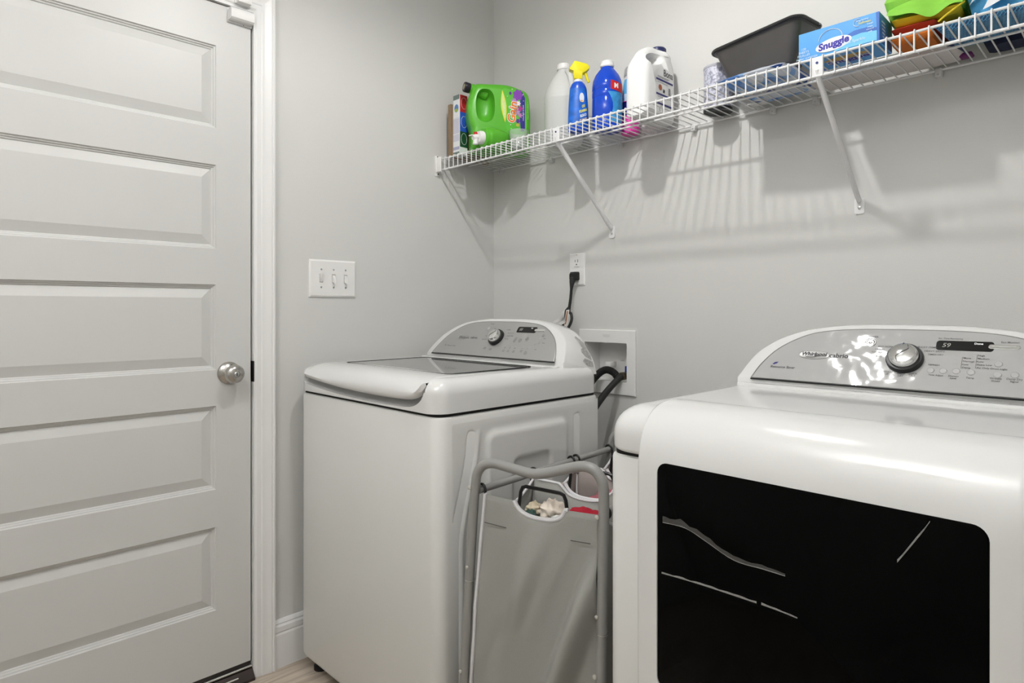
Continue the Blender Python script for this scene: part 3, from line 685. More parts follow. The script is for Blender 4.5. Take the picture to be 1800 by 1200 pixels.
for q0, q1, col, nm in ((.165, CH-.002, (.55, .02, .03), 'red_band'), (.090, .165, (.02, .10, .55), 'blue_band'), (.030, .090, (.01, .07, .03), 'green_band')):
    obj(nm, poly(MB(), [(.001, q0), (.0385, q0), (.0385, q1), (.001, q1)], fr_), mat('carton_' + nm, col, .5), ct)
for q in (.20, .128, .062):
    obj('ring_mark', MB().tube([(CX1+.0012, CY0+a, SZ+b) for a, b in ellipse(.021, q, .014, .022, 20)] + [(CX1+.0012, CY0+.035, SZ+q)], .0006, 4), WHITEPR, ct)

# lying detergent jug with tap
JP = Vector((.205, -.29, SZ)); JE = Vector((.5457, .838, 0)); JN = Vector((.838, -.5457, 0)); JT = .115
GREEN = mat('green_jug_plastic', (.105, .46, .03), .3, spec=.5, sub=0)
jg = thing('detergent_jug', 'bright green detergent jug lying on its side with white tap', 'jug', tuple(JP + JE*.11 - JN*.06))
def jf(p, q, t): return JP + JE*p + Vector((0, 0, q)) - JN*t
def jface(off): return lambda p, q: JP + JE*p + Vector((0, 0, q)) + JN*off
jo = [(p.x, p.y) for p in smooth_path([(p, q, 0) for p, q in [(.010, .256), (.055, .2585), (.100, .2605), (.140, .2575), (.180, .2465), (.207, .233), (.2165, .205), (.2205, .150), (.2205, .080), (.218, .012), (.207, .0015), (.14, .0012), (.07, .0012), (.010, .0014), (-.006, .006), (-.010, .030), (-.010, .060), (-.008, .082), (-.016, .105), (-.0225, .135), (-.024, .160), (-.022, .190), (-.0155, .214), (-.006, .238)]], 3, True)]
cxm = sum(p for p, q in jo)/len(jo); czm = sum(q for p, q in jo)/len(jo)
rings = []
for t_, k in ((0, .028), (.0008, .020), (.004, .0115), (.010, .005), (.020, .001), (.030, 0), (JT-.03, 0), (JT-.020, .001), (JT-.010, .005), (JT-.004, .0115), (JT-.0008, .020), (JT, .028)):
    ring = []
    for i, (p, q) in enumerate(jo):
        a, b = jo[i-1], jo[(i+1) % len(jo)]; tx, tz = b[0]-a[0], b[1]-a[1]; L_ = math.hypot(tx, tz) or 1
        ring.append(jf(p - (-tz/L_)*-k*-1 if False else p + (tz/L_)*-k*-1 if False else p + (-(p-cxm))*k/.12, q + (-(q-czm))*k/.13, t_))
    rings.append(ring)
jb_ = obj('jug_body', MB().loft(rings), GREEN, jg, 60)
hc = MB(); rgs = []
for t_, s_ in ((-.03, 1.05), (.004, 1.0), (.03, .86), (.045, .68), (.048, .3)):
    rgs.append([jf(.0415 + x_*s_, .171 + z_*s_, t_) for x_, z_ in [(.036*math.copysign(abs(math.cos(a))**.75, math.cos(a)), .062*math.copysign(abs(math.sin(a))**.75, math.sin(a))) for a in [2*math.pi*i/28 for i in range(28)]]])
hc.loft(rgs); boolean(jb_, hc)
for p in jb_.data.polygons: p.use_smooth = True
jb_.data.set_sharp_from_angle(angle=R(60))
# fill neck and black cap, pointing towards the room
ax = (-JE*.92 + Vector((0, 0, .12)) + JN*.25).normalized(); qx = ax.to_track_quat('Z', 'Y').to_matrix().to_4x4()
nk = jf(.030, .236, .045)
obj('fill_neck', MB().lathe([(.030, -.02), (.026, .0), (.0205, .02), (.0185, .038), (.018, .052)], nk, 'z', 20, True, qx), GREEN, jg, 60)
cp = obj('black_cap', MB().lathe([(.0185, .047), (.0192, .049), (.0192, .066), (.0175, .069), (.012, .0695), (.011, .067)], nk, 'z', 24, True, qx), mat('cap_black', (.012, .010, .018), .35), jg)
obj('cap_ring', MB().lathe([(.0105, .066), (.0105, .0705), (.0075, .0705), (.0075, .069)], nk, 'z', 20, True, qx), mat('cap_tan', (.33, .30, .20), .5), cp)
# spout bulge, white collar and tap with red button
ax2 = (-JE*.80 + JN*.36 + Vector((0, 0, -.05))).normalized(); q2 = ax2.to_track_quat('Z', 'Y').to_matrix().to_4x4()
spn = jf(.098, .0415, -.006)
obj('spout', MB().lathe([(.012, -.05), (.026, -.03), (.036, 0), (.0395, .03), (.0395, .058), (.0385, .066), (.0365, .068), (.0365, .075), (.034, .0805), (.026, .082)], spn, 'z', 28, True, q2), GREEN, jg, 50)
tp = obj('tap_collar', MB().lathe([(.024, .080), (.0245, .092), (.0235, .094), (.0215, .102), (.012, .104)], spn, 'z', 24, True, q2), PLASTW, jg)
tb = spn + ax2*.112
obj('tap_body', MB().tube([spn + ax2*.100, tb, tb + ax2*.012 + Vector((0, 0, -.004))], [.0115, .0115, .009], 14), PLASTW, tp)
obj('tap_nozzle', MB().tube([tb + Vector((0, 0, -.002)), tb + Vector((0, 0, -.016)), tb + Vector((0, 0, -.027))], [.0095, .009, .0105], 12), PLASTW, tp)
obj('tap_wing', MB().tube([tb - JN*.002 + JE*.002 + Vector((0, 0, .006)), tb + ax2*.017 + Vector((0, 0, .004)), tb + ax2*.027 + Vector((0, 0, .002))], [.006, .0065, .0045], 8, True, .5), PLASTW, tp)
obj('red_button', MB().lathe([(.0075, 0), (.0075, .008), (.005, .0105)], tb + Vector((0, 0, .008)), 'z', 14), mat('red_plastic', (.55, .01, .01), .35), tp)
# printed label
jl1, jl2, jl3, jl4 = jface(.0008), jface(.0014), jface(.0020), jface(.0026)
lab = obj('label_panel', poly(MB(), [(p.x, p.y) for p in smooth_path([(.107, .233, 0), (.140, .236, 0), (.170, .232, 0), (.192, .214, 0), (.199, .16, 0), (.199, .08, 0), (.16, .055, 0), (.125, .08, 0), (.112, .14, 0)], 4, True)], jl1), mat('label_green', (.10, .50, .03), .35), jg)
def lens(pa, pb, w_): return [(pa[0] + (pb[0]-pa[0])*t + w_*math.sin(math.pi*t)*s_, pa[1] + (pb[1]-pa[1])*t) for s_, ts in ((-1, [i/12 for i in range(13)]), (1, [1-i/12 for i in range(1, 12)])) for t in ts]
obj('leaf_flash', poly(MB(), lens((.106, .233), (.117, .110), .0105), jl2), mat('label_yellow', (.75, .72, .05), .4), lab)
obj('leaf_flash', poly(MB(), lens((.1075, .222), (.115, .125), .0055), jl3), mat('label_pale', (.62, .75, .35), .4, var=(200, .25)), lab)
obj('label_band', poly(MB(), [(.174, .234), (.184, .228), (.194, .207), (.194, .085), (.178, .082), (.174, .12), (.176, .17)], jl2), mat('label_indigo', (.03, .015, .26), .4), lab)
def flower(cx_, cz_, r, n, in_): return [(cx_ + r*(1 if i % 2 == 0 else in_)*math.cos(math.pi*i/n), cz_ + r*(1 if i % 2 == 0 else in_)*1.1*math.sin(math.pi*i/n)) for i in range(2*n)]
for cx_, cz_, r, n_, in_, col, nm, jfn in ((.166, .217, .021, 7, .75, (.22, .04, .42), 'violet', jl3), (.155, .190, .018, 9, .6, (.45, .22, .55), 'mauve', jl2), (.1755, .166, .014, 5, .42, (.45, .02, .28), 'magenta', jl4), (.168, .185, .010, 6, .6, (.85, .75, .85), 'pink', jl4), (.160, .155, .016, 8, .6, (.42, .28, .60), 'lilac', jl3), (.1745, .140, .011, 6, .5, (.55, .20, .50), 'rose', jl4), (.1665, .118, .010, 6, .6, (.10, .02, .30), 'plum', jl3), (.165, .103, .008, 5, .6, (.55, .5, .05), 'gold', jl4)):
    obj('flower_print', poly(MB(), flower(cx_, cz_, r, n_, in_), jfn), mat('print_' + nm, col, .45), lab)
obj('dot_print', poly(MB(), ellipse(.1365, .222, .0048, .0062), jl3), mat('print_plum2', (.10, .02, .30), .45), lab)
for a, b, r in ((.1435, .238, .003), (.1255, .210, .002), (.186, .220, .003), (.188, .196, .002), (.138, .103, .003), (.1405, .088, .002)): obj('spark_print', poly(MB(), flower(a, b, r, 4, .4), jl3), WHITEPR, lab)
t = MB(); text(t, 'Gain', .042, jl3, (.1455, .150), bold=.0030, rot=83, shear=.12, sx=1.05); obj('gain_outline', t, WHITEPR, lab)
t = MB(); text(t, 'Gain', .042, jl4, (.1455, .150), bold=.0010, rot=83, shear=.12, sx=1.05); obj('gain_lettering', t, mat('print_orange', (.80, .20, .01), .4), lab)
t = MB(); text(t, 'moonlight breeze', .0085, jl4, (.1865, .150), rot=90); obj('lettering', t, WHITEPR, lab)
t = MB(); text(t, 'HIGH EFFICIENCY', .0085, jl4, (.205, .160), rot=90); obj('lettering', t, mat('print_palegreen', (.35, .7, .25), .4), lab)

mc = thing('measuring_cup', 'small clear plastic measuring cup standing before the green jug', 'cup', (.333, -.184, SZ))
CLEAR = mat('clear_plastic', (.90, .92, .91), .12, trans=.75, ior=1.35)
obj('cup_wall', MB().lathe([(.0285, 0), (.030, .002), (.0365, .062), (.0375, .064), (.0375, .066), (.0355, .066), (.0345, .062), (.0285, .004), (.005, .004)], (.333, -.184, SZ), 'z', 28), CLEAR, mc, 30)

# gallon jug of clear vinegar
vg = thing('vinegar_jug', 'translucent white gallon jug between the green jug and spray bottle', 'jug', (.485, -.105, SZ))
FROST = mat('frosted_plastic', (.86, .87, .85), .32, trans=.35, ior=1.3, sub=0)
vc = (.485, -.105, SZ)
obj('jug_body', MB().lathe([(.060, 0), (.066, .003), (.070, .012), (.070, .150), (.0715, .156), (.0715, .162), (.070, .168), (.069, .176), (.064, .195), (.052, .222), (.038, .245), (.026, .260), (.0215, .268), (.0215, .276)], vc, 'z', 36), FROST, vg, 50)
obj('jug_handle', MB().tube(smooth_path([(.5475, -.135, SZ+.168), (.553, -.140, SZ+.20), (.540, -.135, SZ+.235), (.515, -.120, SZ+.258)]), [.009]*19, 10), FROST, vg)
obj('white_cap', MB().lathe([(.0235, .272), (.0245, .274), (.0245, .280), (.0228, .281), (.0228, .291), (.020, .294)], vc, 'z', 26), PLASTW, vg)

# trigger spray bottle
BLUE = mat('cobalt_plastic', (.012, .085, .55), .28, spec=.5)
sb = thing('spray_bottle', 'slim blue spray bottle with yellow trigger head', 'spray bottle', (.628, -.195, SZ))
def ell_loft(c, prof, n=28, rot=0):
    rings = []
    for h, rx, ry in prof:
        rings.append([(c[0] + rx*math.cos(a)*math.cos(rot) - ry*math.sin(a)*math.sin(rot), c[1] + rx*math.cos(a)*math.sin(rot) + ry*math.sin(a)*math.cos(rot), c[2] + h) for a in [2*math.pi*i/n for i in range(n)]])
    return MB().loft(rings)
sc_ = (.628, -.195, SZ); SR = R(45)
sprof = [(0, .030, .020), (.004, .034, .023), (.05, .0345, .0235), (.09, .033, .0235), (.125, .0305, .0225), (.150, .028, .0215), (.163, .022, .019), (.170, .0145, .0145), (.173, .013, .013)]
obj('bottle_body', ell_loft(sc_, sprof, 32, SR), BLUE, sb, 50)
def ell_patch(c, prof, a0, a1, h0, h1, rot, off=.0007, na=14, nh=10):
    def at(h):
        for (h0_, x0_, y0_), (h1_, x1_, y1_) in zip(prof, prof[1:]):
            if h0_ <= h <= h1_:
                k = (h-h0_)/(h1_-h0_); return x0_ + (x1_-x0_)*k, y0_ + (y1_-y0_)*k
        return prof[-1][1:]
    def f(u, v):
        h = h0 + (h1-h0)*v; a = R(a0 + (a1-a0)*u); rx, ry = at(h); rx += off; ry += off
        return (c[0] + rx*math.cos(a)*math.cos(rot) - ry*math.sin(a)*math.sin(rot), c[1] + rx*math.cos(a)*math.sin(rot) + ry*math.sin(a)*math.cos(rot), c[2] + h)
    return f
sp_ = ell_patch(sc_, sprof, -165, -15, .02, .145, SR)
obj('label_wrap', MB().grid(sp_, 18, 12), mat('spray_label', (.012, .13, .62), .35, var=(45, .8)), sb, 60)
sp2 = ell_patch(sc_, sprof, -165, -15, 0, .16, SR, .0016)
obj('label_badge', poly(MB(), ellipse(.62, .70, .10, .10), sp2), mat('badge_white', (.75, .78, .85), .4), sb)
obj('label_badge', poly(MB(), ellipse(.63, .625, .085, .022), sp2), mat('badge_gold', (.75, .38, .02), .4), sb)
for i, (s_, col) in enumerate((('OXI', (.75, .70, .10)), ('FOAMING', (.70, .68, .15)), ('BLEACH', (.75, .80, .85)), ('CLEANER', (.70, .55, .45)))):
    t = MB(); text(t, s_, .075, lambda p, q: sp2(p, q), (.68, .52 - .095*i), bold=.004, rot=12); obj('lettering', t, mat('spray_ink%d' % i, col, .5), sb)
YEL = mat('yellow_plastic', (.80, .70, .015), .32)
obj('white_collar', MB().lathe([(.0148, .166), (.0152, .168), (.0152, .177), (.013, .178)], sc_, 'z', 22), PLASTW, sb)
SD = Vector((math.cos(SR), math.sin(SR), 0)); SNm = Vector((-SD.y, SD.x, 0)); so = Vector(sc_)
def sp3(p, q, t_): return so + SD*p + Vector((0, 0, q)) + SNm*t_
hd = [(-.0150, .178), (.0135, .178), (.0145, .196), (.030, .206), (.037, .214), (.037, .2215), (.031, .229), (.012, .2345), (-.008, .240), (-.014, .240), (-.021, .229), (-.031, .216), (-.031, .210), (-.018, .205)]
hdr = [[sp3(p*(1-k*.9) + .0*k, .208 + (q-.208)*(1-k), t_) for p, q in hd] for t_, k in ((-.0135, .16), (-.0115, .04), (-.006, 0), (.006, 0), (.0115, .04), (.0135, .16))]
hh = obj('trigger_head', MB().loft(hdr), YEL, sb, 30)
obj('trigger', MB().tube([sp3(.022, .206, 0), sp3(.026, .195, 0), sp3(.030, .183, 0), sp3(.036, .170, 0)], [.0062, .0056, .005, .0042], 10), YEL, hh)

# round blue bottle
bb_ = thing('cleaner_bottle', 'round clear blue bottle with white cap and red label patch', 'bottle', (.704, -.135, SZ))
bc = (.704, -.135, SZ)
bprof = [(.044, 0), (.049, .004), (.0505, .012), (.0505, .040), (.0495, .043), (.0505, .046), (.0505, .105), (.0492, .108), (.0505, .112), (.0505, .130), (.0492, .133), (.0505, .136), (.0505, .150), (.048, .168), (.040, .187), (.028, .203), (.0205, .212), (.019, .216)]
CLBLUE = mat('clear_blue_plastic', (.006, .07, .62), .12, spec=.6, trans=.12)
obj('bottle_body', MB().lathe(bprof, bc, 'z', 36), CLBLUE, bb_, 40)
obj('white_cap', MB().lathe([(.021, .214), (.0235, .217), (.0235, .224), (.0215, .226), (.0215, .233), (.018, .236)], bc, 'z', 26), PLASTW, bb_)
def cylf(c, r, a_mid): return lambda p, q: (c[0] + r*math.cos(R(a_mid) + p/r), c[1] + r*math.sin(R(a_mid) + p/r), c[2] + q)
g = cylf(bc, .0512, -15)
obj('red_label', MB().grid(lambda u, v: g(-.022 + .06*u, .128 + .030*v - .012*u), 10, 4), mat('red_label_ink', (.62, .02, .02), .4), bb_)
t = MB(); text(t, 'M', .022, cylf(bc, .0518, -15), (-.002, .139), bold=.001); obj('lettering', t, WHITEPR, bb_)
obj('swirl_label', MB().grid(lambda u, v: g(-.034 + .02*math.sin(3*v) + .06*u, .02 + .10*v), 10, 8), mat('swirl_blue', (.05, .30, .68), .35, var=(70, .6)), bb_)

# slim bottle with grey cap and pink base
pk = thing('toilet_cleaner', 'slim light blue and pink bottle with grey cap behind the white jug', 'bottle', (.738, -.050, SZ))
pcn = (.738, -.050, SZ)
def band(h0, h1, rs, m, nm):
    obj(nm, MB().lathe([(r, h) for r, h in rs if h0-1e-6 <= h <= h1+1e-6], pcn, 'z', 28), m, pk)
rs = [(.027, 0), (.031, .005), (.0315, .05), (.0315, .058), (.030, .085), (.0285, .118), (.026, .150), (.021, .180), (.0195, .186)]
band(0, .058, rs, mat('pink_plastic', (.80, .05, .40), .35), 'pink_base')
band(.058, .118, rs, mat('deep_blue_label', (.01, .015, .20), .3), 'navy_label')
band(.118, .186, rs, mat('sky_label', (.10, .48, .80), .35), 'bottle_shoulder')
obj('wave_label', MB().grid(lambda u, v: cylf(pcn, .0315, -45)(-.05 + .1*u, .100 + .006*math.sin(6*u) + .026*v), 14, 3), mat('pale_wave', (.55, .72, .85), .4), pk)
obj('wave_line', MB().tube([cylf(pcn, .032, -45)(-.05 + .1*i/14, .100 + .006*math.sin(6*i/14)) for i in range(15)], .0012, 6), mat('pink_plastic', (.80, .05, .40), .35), pk)
obj('white_neck', MB().lathe([(.0195, .184), (.0198, .198), (.018, .199)], pcn, 'z', 24), PLASTW, pk)
obj('grey_cap', MB().lathe([(.0205, .196), (.021, .198), (.019, .222), (.015, .229), (.008, .232)], pcn, 'z', 24), mat('grey_cap', (.36, .36, .36), .35), pk)

# white floor cleaner jug with carrying handle
bo = thing('floor_cleaner_jug', 'white handled jug with navy cap and striped printed label', 'jug', (.868, -.115, SZ))
BX0, BX1 = .826, .909
bol = [(p.x, p.y) for p in smooth_path([(y, z, 0) for y, z in [(-.204, .002), (-.12, .0), (-.045, .002), (-.036, .010), (-.035, .08), (-.036, .140), (-.042, .180), (-.056, .207), (-.064, .226), (-.098, .232), (-.132, .2345), (-.162, .226), (-.188, .208), (-.204, .182), (-.212, .145), (-.214, .08), (-.213, .012)]], 3, True)]
my = sum(p for p, q in bol)/len(bol); mz = sum(q for p, q in bol)/len(bol)
rings = [[(x_, p + (my-p)*k, SZ + q + (mz-q)*k*.8) for p, q in bol] for x_, k in ((BX0, .26), (BX0+.002, .16), (BX0+.008, .07), (BX0+.017, .015), (BX0+.026, 0), (BX1-.026, 0), (BX1-.017, .015), (BX1-.008, .07), (BX1-.002, .16), (BX1, .26))]
BONA = mat('glossy_white_jug', (.82, .82, .81), .25, spec=.5)
xm_ = (BX0+BX1)/2
rings = [[(xm_ + (x_-xm_)*(1 - .52*sst(z_-SZ, .160, .205)*sst(-y_, .085, .12)), y_, z_) for x_, y_, z_ in rg_] for rg_ in rings]
bj = obj('jug_body', MB().loft(rings), BONA, bo, 60)
boolean(bj, MB().loft([[(x_, -.150 + a*k, SZ + .190 + b*k + .30*a) for a, b in ellipse(0, 0, .036, .0175, 24)] for x_, k in ((BX0-.01, 1.7), (BX0+.02, 1.1), ((BX0+BX1)/2, 1.0), (BX1-.02, 1.1), (BX1+.01, 1.7))]))
bj.data.set_sharp_from_angle(angle=R(60))
xm = (BX0+BX1)/2
obj('neck', MB().lathe([(.034, .190), (.030, .215), (.0265, .226), (.024, .228)], (xm, -.082, SZ), 'z', 26), BONA, bo, 60)
obj('navy_cap', MB().lathe([(.0255, .227), (.027, .228), (.027, .241), (.024, .245), (.010, .2465)], (xm, -.082, SZ), 'z', 28), mat('navy_cap', (.02, .028, .10), .35), bo)
def bf(off): return lambda p, q: (BX1 + off, p, SZ + q)
lb = obj('label', poly(MB(), [(-.160, .015), (-.060, .015), (-.058, .13), (-.070, .155), (-.100, .165), (-.135, .158), (-.156, .135)], bf(.0006)), mat('label_offwhite', (.74, .74, .73), .4), bo)
for q0, q1 in ((.1195, .1255), (.0735, .0795), (.0445, .0505)):
    obj('navy_stripe', poly(MB(), [(-.158, q0), (-.061, q0), (-.061, q1), (-.158, q1)], bf(.0012)), NAVY, lb)
t = MB(); text(t, 'Bona', .030, bf(.0012), (-.089, .148), bold=.0002, sx=.9); obj('bona_lettering', t, INKB, lb)
t = MB()
for q, w_ in ((.1325, .034), (.129, .030), (.114, .03), (.068, .03), (.038, .025)): poly(t, [(-.150, q), (-.150+w_*2, q), (-.150+w_*2, q+.0012), (-.150, q+.0012)], bf(.0012))
obj('fine_print', t, INK, lb, kind='stuff')
obj('pictogram', poly(MB(), ellipse(-.135, .0985, .0105, .0095, 8), bf(.0014)), mat('picto_brown', (.35, .09, .03), .5), lb)
obj('pictogram', poly(MB(), [(-.120, .085), (-.110, .085), (-.108, .094), (-.117, .097)], bf(.0014)), INKB, lb)
obj('pictogram', poly(MB(), [(-.088, .084), (-.076, .084), (-.077, .106), (-.087, .106)], bf(.0014)), mat('picto_grey', (.22, .22, .22), .5), lb)
obj('round_seal', MB().tube([bf(.0015)(a, b) for a, b in ellipse(-.130, .030, .0095, .0105, 20)] + [bf(.0015)(-.1205, .030)], .0006, 4), INK, lb)

# canister beside the tub
cn = thing('wipes_canister', 'pale lilac speckled canister with dark base under the tub rim', 'canister', (1.066, -.062, SZ))
cc = (1.066, -.062, SZ)
def speckle():
    m = bpy.data.materials.new('lilac_speckle'); m.use_nodes = True; nt = m.node_tree; b = nt.nodes['Principled BSDF']; b.inputs['Roughness'].default_value = .45
    tc = nt.nodes.new('ShaderNodeTexCoord'); v = nt.nodes.new('ShaderNodeTexNoise'); v.inputs['Scale'].default_value = 130; v.inputs['Detail'].default_value = 6
    cr = nt.nodes.new('ShaderNodeValToRGB'); cr.color_ramp.elements[0].position = .40; cr.color_ramp.elements[0].color = (.26, .27, .36, 1); cr.color_ramp.elements[1].position = .55; cr.color_ramp.elements[1].color = (.58, .59, .68, 1)
    nt.links.new(tc.outputs['Object'], v.inputs['Vector']); nt.links.new(v.outputs['Fac'], cr.inputs[0]); nt.links.new(cr.outputs[0], b.inputs['Base Color']); return m
obj('canister_body', MB().lathe([(.040, .010), (.041, .012), (.041, .132), (.038, .138)], cc, 'z', 34), speckle(), cn)
obj('top_rim', MB().lathe([(.0415, .130), (.0425, .132), (.0425, .1375), (.038, .140)], cc, 'z', 34), mat('rim_grey', (.5, .5, .55), .3), cn)
obj('dark_base', MB().lathe([(.0422, 0), (.0428, .002), (.0428, .010), (.040, .012)], cc, 'z', 34), BLACK, cn)
obj('base_ring', MB().lathe([(.038, -.0004), (.038, .0005), (.035, .0005), (.035, -.0004)], cc, 'z', 34, False), mat('rim_grey', (.5, .5, .55), .3), cn)

# flat printed packet beneath the tub
pkx = thing('wrapped_packet', 'flat blue and white plastic wrapped packet lying beneath the tub', 'packet', (1.25, -.1, SZ))
def pillow(cx_, cy_, z0, sx, sy, h, rot=0, amp=.003, fq=18, seed=0, pw=.45, nx=26, ny=18):
    def side(top):
        def f(u, v):
            a, b = 2*u-1, 2*v-1
            e = ((1-abs(a)**4)*(1-abs(b)**4)); e = max(e, 0)**pw
            x_, y_ = a*sx, b*sy; X = cx_ + x_*math.cos(rot) - y_*math.sin(rot); Y = cy_ + x_*math.sin(rot) + y_*math.cos(rot)
            nz = noise.noise(Vector((X*fq, Y*fq, seed + (3 if top else 0))))*amp
            return (X, Y, z0 + h*.5 + (h*.5*e if top else -h*.5*min(1, e*1.6)) + (nz*e if top else max(0, nz)*0))
        return f
    m = MB(); m.grid(side(True), nx, ny); m.grid(side(False), nx, ny); return m
def print_mat(name, cols, sc, rough=.25):
    m = bpy.data.materials.new(name); m.use_nodes = True; nt = m.node_tree; b = nt.nodes['Principled BSDF']; b.inputs['Roughness'].default_value = rough
    tc = nt.nodes.new('ShaderNodeTexCoord'); n = nt.nodes.new('ShaderNodeTexNoise'); n.inputs['Scale'].default_value = sc; n.inputs['Detail'].default_value = 1.5
    cr = nt.nodes.new('ShaderNodeValToRGB'); cr.color_ramp.interpolation = 'CONSTANT'
    for i, (p, c) in enumerate(cols):
        e = cr.color_ramp.elements[i] if i < 2 else cr.color_ramp.elements.new(p)
        e.position = p; e.color = (*c, 1)
    nt.links.new(tc.outputs['Object'], n.inputs['Vector']); nt.links.new(n.outputs['Fac'], cr.inputs[0]); nt.links.new(cr.outputs[0], b.inputs['Base Color']); return m
obj('wrapper', pillow(1.266, -.150, SZ, .096, .116, .034, R(-2), .003, 30, 2, .6), print_mat('packet_print', [(0, (.10, .25, .62)), (.42, (.28, .45, .74)), (.50, (.62, .66, .74)), (.62, (.03, .08, .30))], 14), pkx, 60)
obj('printed_patch', MB().bbox(1.155, 1.215, -.07, -.04, SZ-.0006, SZ+.002, .0005, 1), mat('packet_white', (.68, .68, .68), .4), pkx)
obj('printed_patch', MB().bbox(1.225, 1.330, -.13, -.075, SZ-.0006, SZ+.002, .0005, 1), mat('packet_pale', (.50, .55, .62), .4), pkx)

# smoky plastic tub
tu = thing('plastic_tub', 'smoky dark grey plastic tub tilted on top of the packet', 'tub', (1.21, -.09, SZ+.042))
TBM = mat('smoky_plastic', (.075, .070, .066), .32, spec=.5, alpha=1.0, var=(9, .35))
te = Vector((.9917, -.129, .055)).normalized(); tn_ = Vector((.129, .9917, 0)).normalized(); tu_ = te.cross(tn_)
t0 = Vector((1.093, -.148, SZ+.046))
def tpt(a, b, h): return t0 + te*a + tn_*b + tu_*h
rings = []
TL, TD, TH = .268, .122, .108
for h, ins, r in ((0, .044, .02), (.002, .040, .022), (.006, .037, .024), (TH*.5, .020, .024), (TH-.010, .0055, .024), (TH-.008, 0, .024), (TH-.001, -.001, .025), (TH, .001, .024), (TH, .006, .022), (TH-.003, .008, .022), (TH*.5, .0235, .022), (.010, .041, .02)):
    rings.append([tpt(a, b, h + .006*math.sin(math.pi*min(max(a/TL, 0), 1))*(h/TH)) for a, b in rrect(ins, TL-ins, ins*.7, TD-ins*.7, r, 5)])
obj('tub_shell', MB().loft(rings), TBM, tu, 40)
obj('rim', MB().tube([tpt(a, b, TH-.003 + .006*math.sin(math.pi*min(max(a/TL, 0), 1))) for a, b in rrect(-.003, TL+.003, -.003, TD+.003, .026, 6)] + [tpt(TL+.003, TD-.03, TH-.003)], .0042, 8), mat('tub_rim', (.035, .034, .033), .3), tu)

# dryer sheet box
sx0, sx1, sy0, sy1, sh_ = 1.389, 1.566, -.278, -.180, .069
SZ0 = SZ; SZ = SZ + .0028
sg_ = thing('dryer_sheet_box', 'sky blue box of dryer sheets lying on the front of the shelf', 'box', (1.478, -.229, SZ))
SKY = mat('sky_card', (.085, .36, .78), .35)
obj('carton', MB().bbox(sx0, sx1, sy0, sy1, SZ, SZ+sh_, .0012, 1), SKY, sg_)
ZS_ = SZ
def sf(off): return lambda p, q: (sx0 + p, sy0 - off, ZS_ + q)
def sbm(off): return lambda p, q: (sx0 + p, sy1 - q*1.0, ZS_ - off)
def se(off): return lambda p, q: (sx1 + off, sy0 + p, ZS_ + q)
DB = mat('card_blue', (.03, .14, .52), .35); LB = mat('card_light', (.16, .55, .86), .35); IND = mat('snuggle_indigo', (.02, .015, .36), .4)
obj('edge_band', poly(MB(), [(.173, .001), (.1765, .001), (.1765, sh_-.001), (.170, sh_-.001)], sf(.0006)), DB, sg_)
obj('swoosh', poly(MB(), [(.088, .020), (.105, .034), (.125, .041), (.150, .0405), (.172, .034), (.172, .020)], sf(.0006)), DB, sg_)
obj('swoosh', poly(MB(), [(.080, .005), (.095, .019), (.115, .028), (.140, .031), (.172, .027), (.172, .005)], sf(.0010)), LB, sg_)
obj('white_oval', poly(MB(), ellipse(.080, .0235, .040, .0150, 28, 4), sf(.0014)), WHITEPR, sg_)
obj('halo_ring', MB().tube([sf(.0012)(a, b) for a, b in ellipse(.0735, .038, .026, .022, 26)[:14]], .0007, 4), WHITEPR, sg_)
t = MB(); text(t, 'Snuggle', .0225, sf(.0018), (.080, .0245), bold=.0009, rot=5, shear=.1); obj('snuggle_lettering', t, IND, sg_)
for s_, a, b, sz in (('120\nSHEETS\nFEUILLES', .0125, .022, .0075), ('FABRIC SOFTENER', .020, .0065, .006), ('Blue Sparkle', .125, .0175, .0095), ('long lasting', .142, .0600, .0058), ('fresh', .1585, .0470, .006), ('static\ncontrol', .1585, .0375, .0052), ('soft', .1585, .0285, .0055)):
    t = MB(); text(t, s_, sz, sf(.0016), (a, b), bold=.00005); obj('lettering', t, mat('pale_print', (.62, .78, .92), .5), sg_)
t = MB(); text(t, 'Softness', .0078, sf(.0016), (.147, .0535), bold=.0001); obj('lettering', t, mat('print_yellow', (.80, .70, .10), .5), sg_)
obj('seal_ring', MB().tube([sf(.0014)(a, b) for a, b in ellipse(.133, .0565, .0095, .0085, 22)[4:18]], .0006, 4), WHITEPR, sg_)
obj('bottom_panel', poly(MB(), [(.004, .004), (.172, .004), (.172, .094), (.004, .094)], sbm(.0005)), mat('card_mid', (.09, .36, .78), .35), sg_)
obj('bottom_band', poly(MB(), [(.022, .094), (.034, .094), (.034, .004), (.022, .004)], sbm(.0009)), DB, sg_)
obj('bottom_patch', poly(MB(), ellipse(.096, .062, .050, .012, 26), sbm(.0009)), mat('card_gold', (.55, .36, .10), .4, var=(90, .5)), sg_)
t = MB(); text(t, 'Snuggle', .030, lambda p, q: sbm(.0018)(p, q), (.096, .046), bold=.0026); obj('snuggle_outline', t, WHITEPR, sg_)
t = MB(); text(t, 'Snuggle', .030, lambda p, q: sbm(.0024)(p, q), (.096, .046), bold=.0010); obj('snuggle_lettering', t, IND, sg_)
obj('end_panel', poly(MB(), [(.003, .003), (.095, .003), (.095, sh_-.003), (.003, sh_-.003)], se(.0005)), mat('card_end', (.05, .24, .72), .35), sg_)
for k in range(5): obj('end_print', poly(MB(), [(.012 + .002*k, .048-.008*k), (.040, .048-.008*k), (.040, .052-.008*k), (.012 + .002*k, .052-.008*k)], se(.001)), mat('pale_print', (.62, .78, .92), .5), sg_)

SZ = SZ0
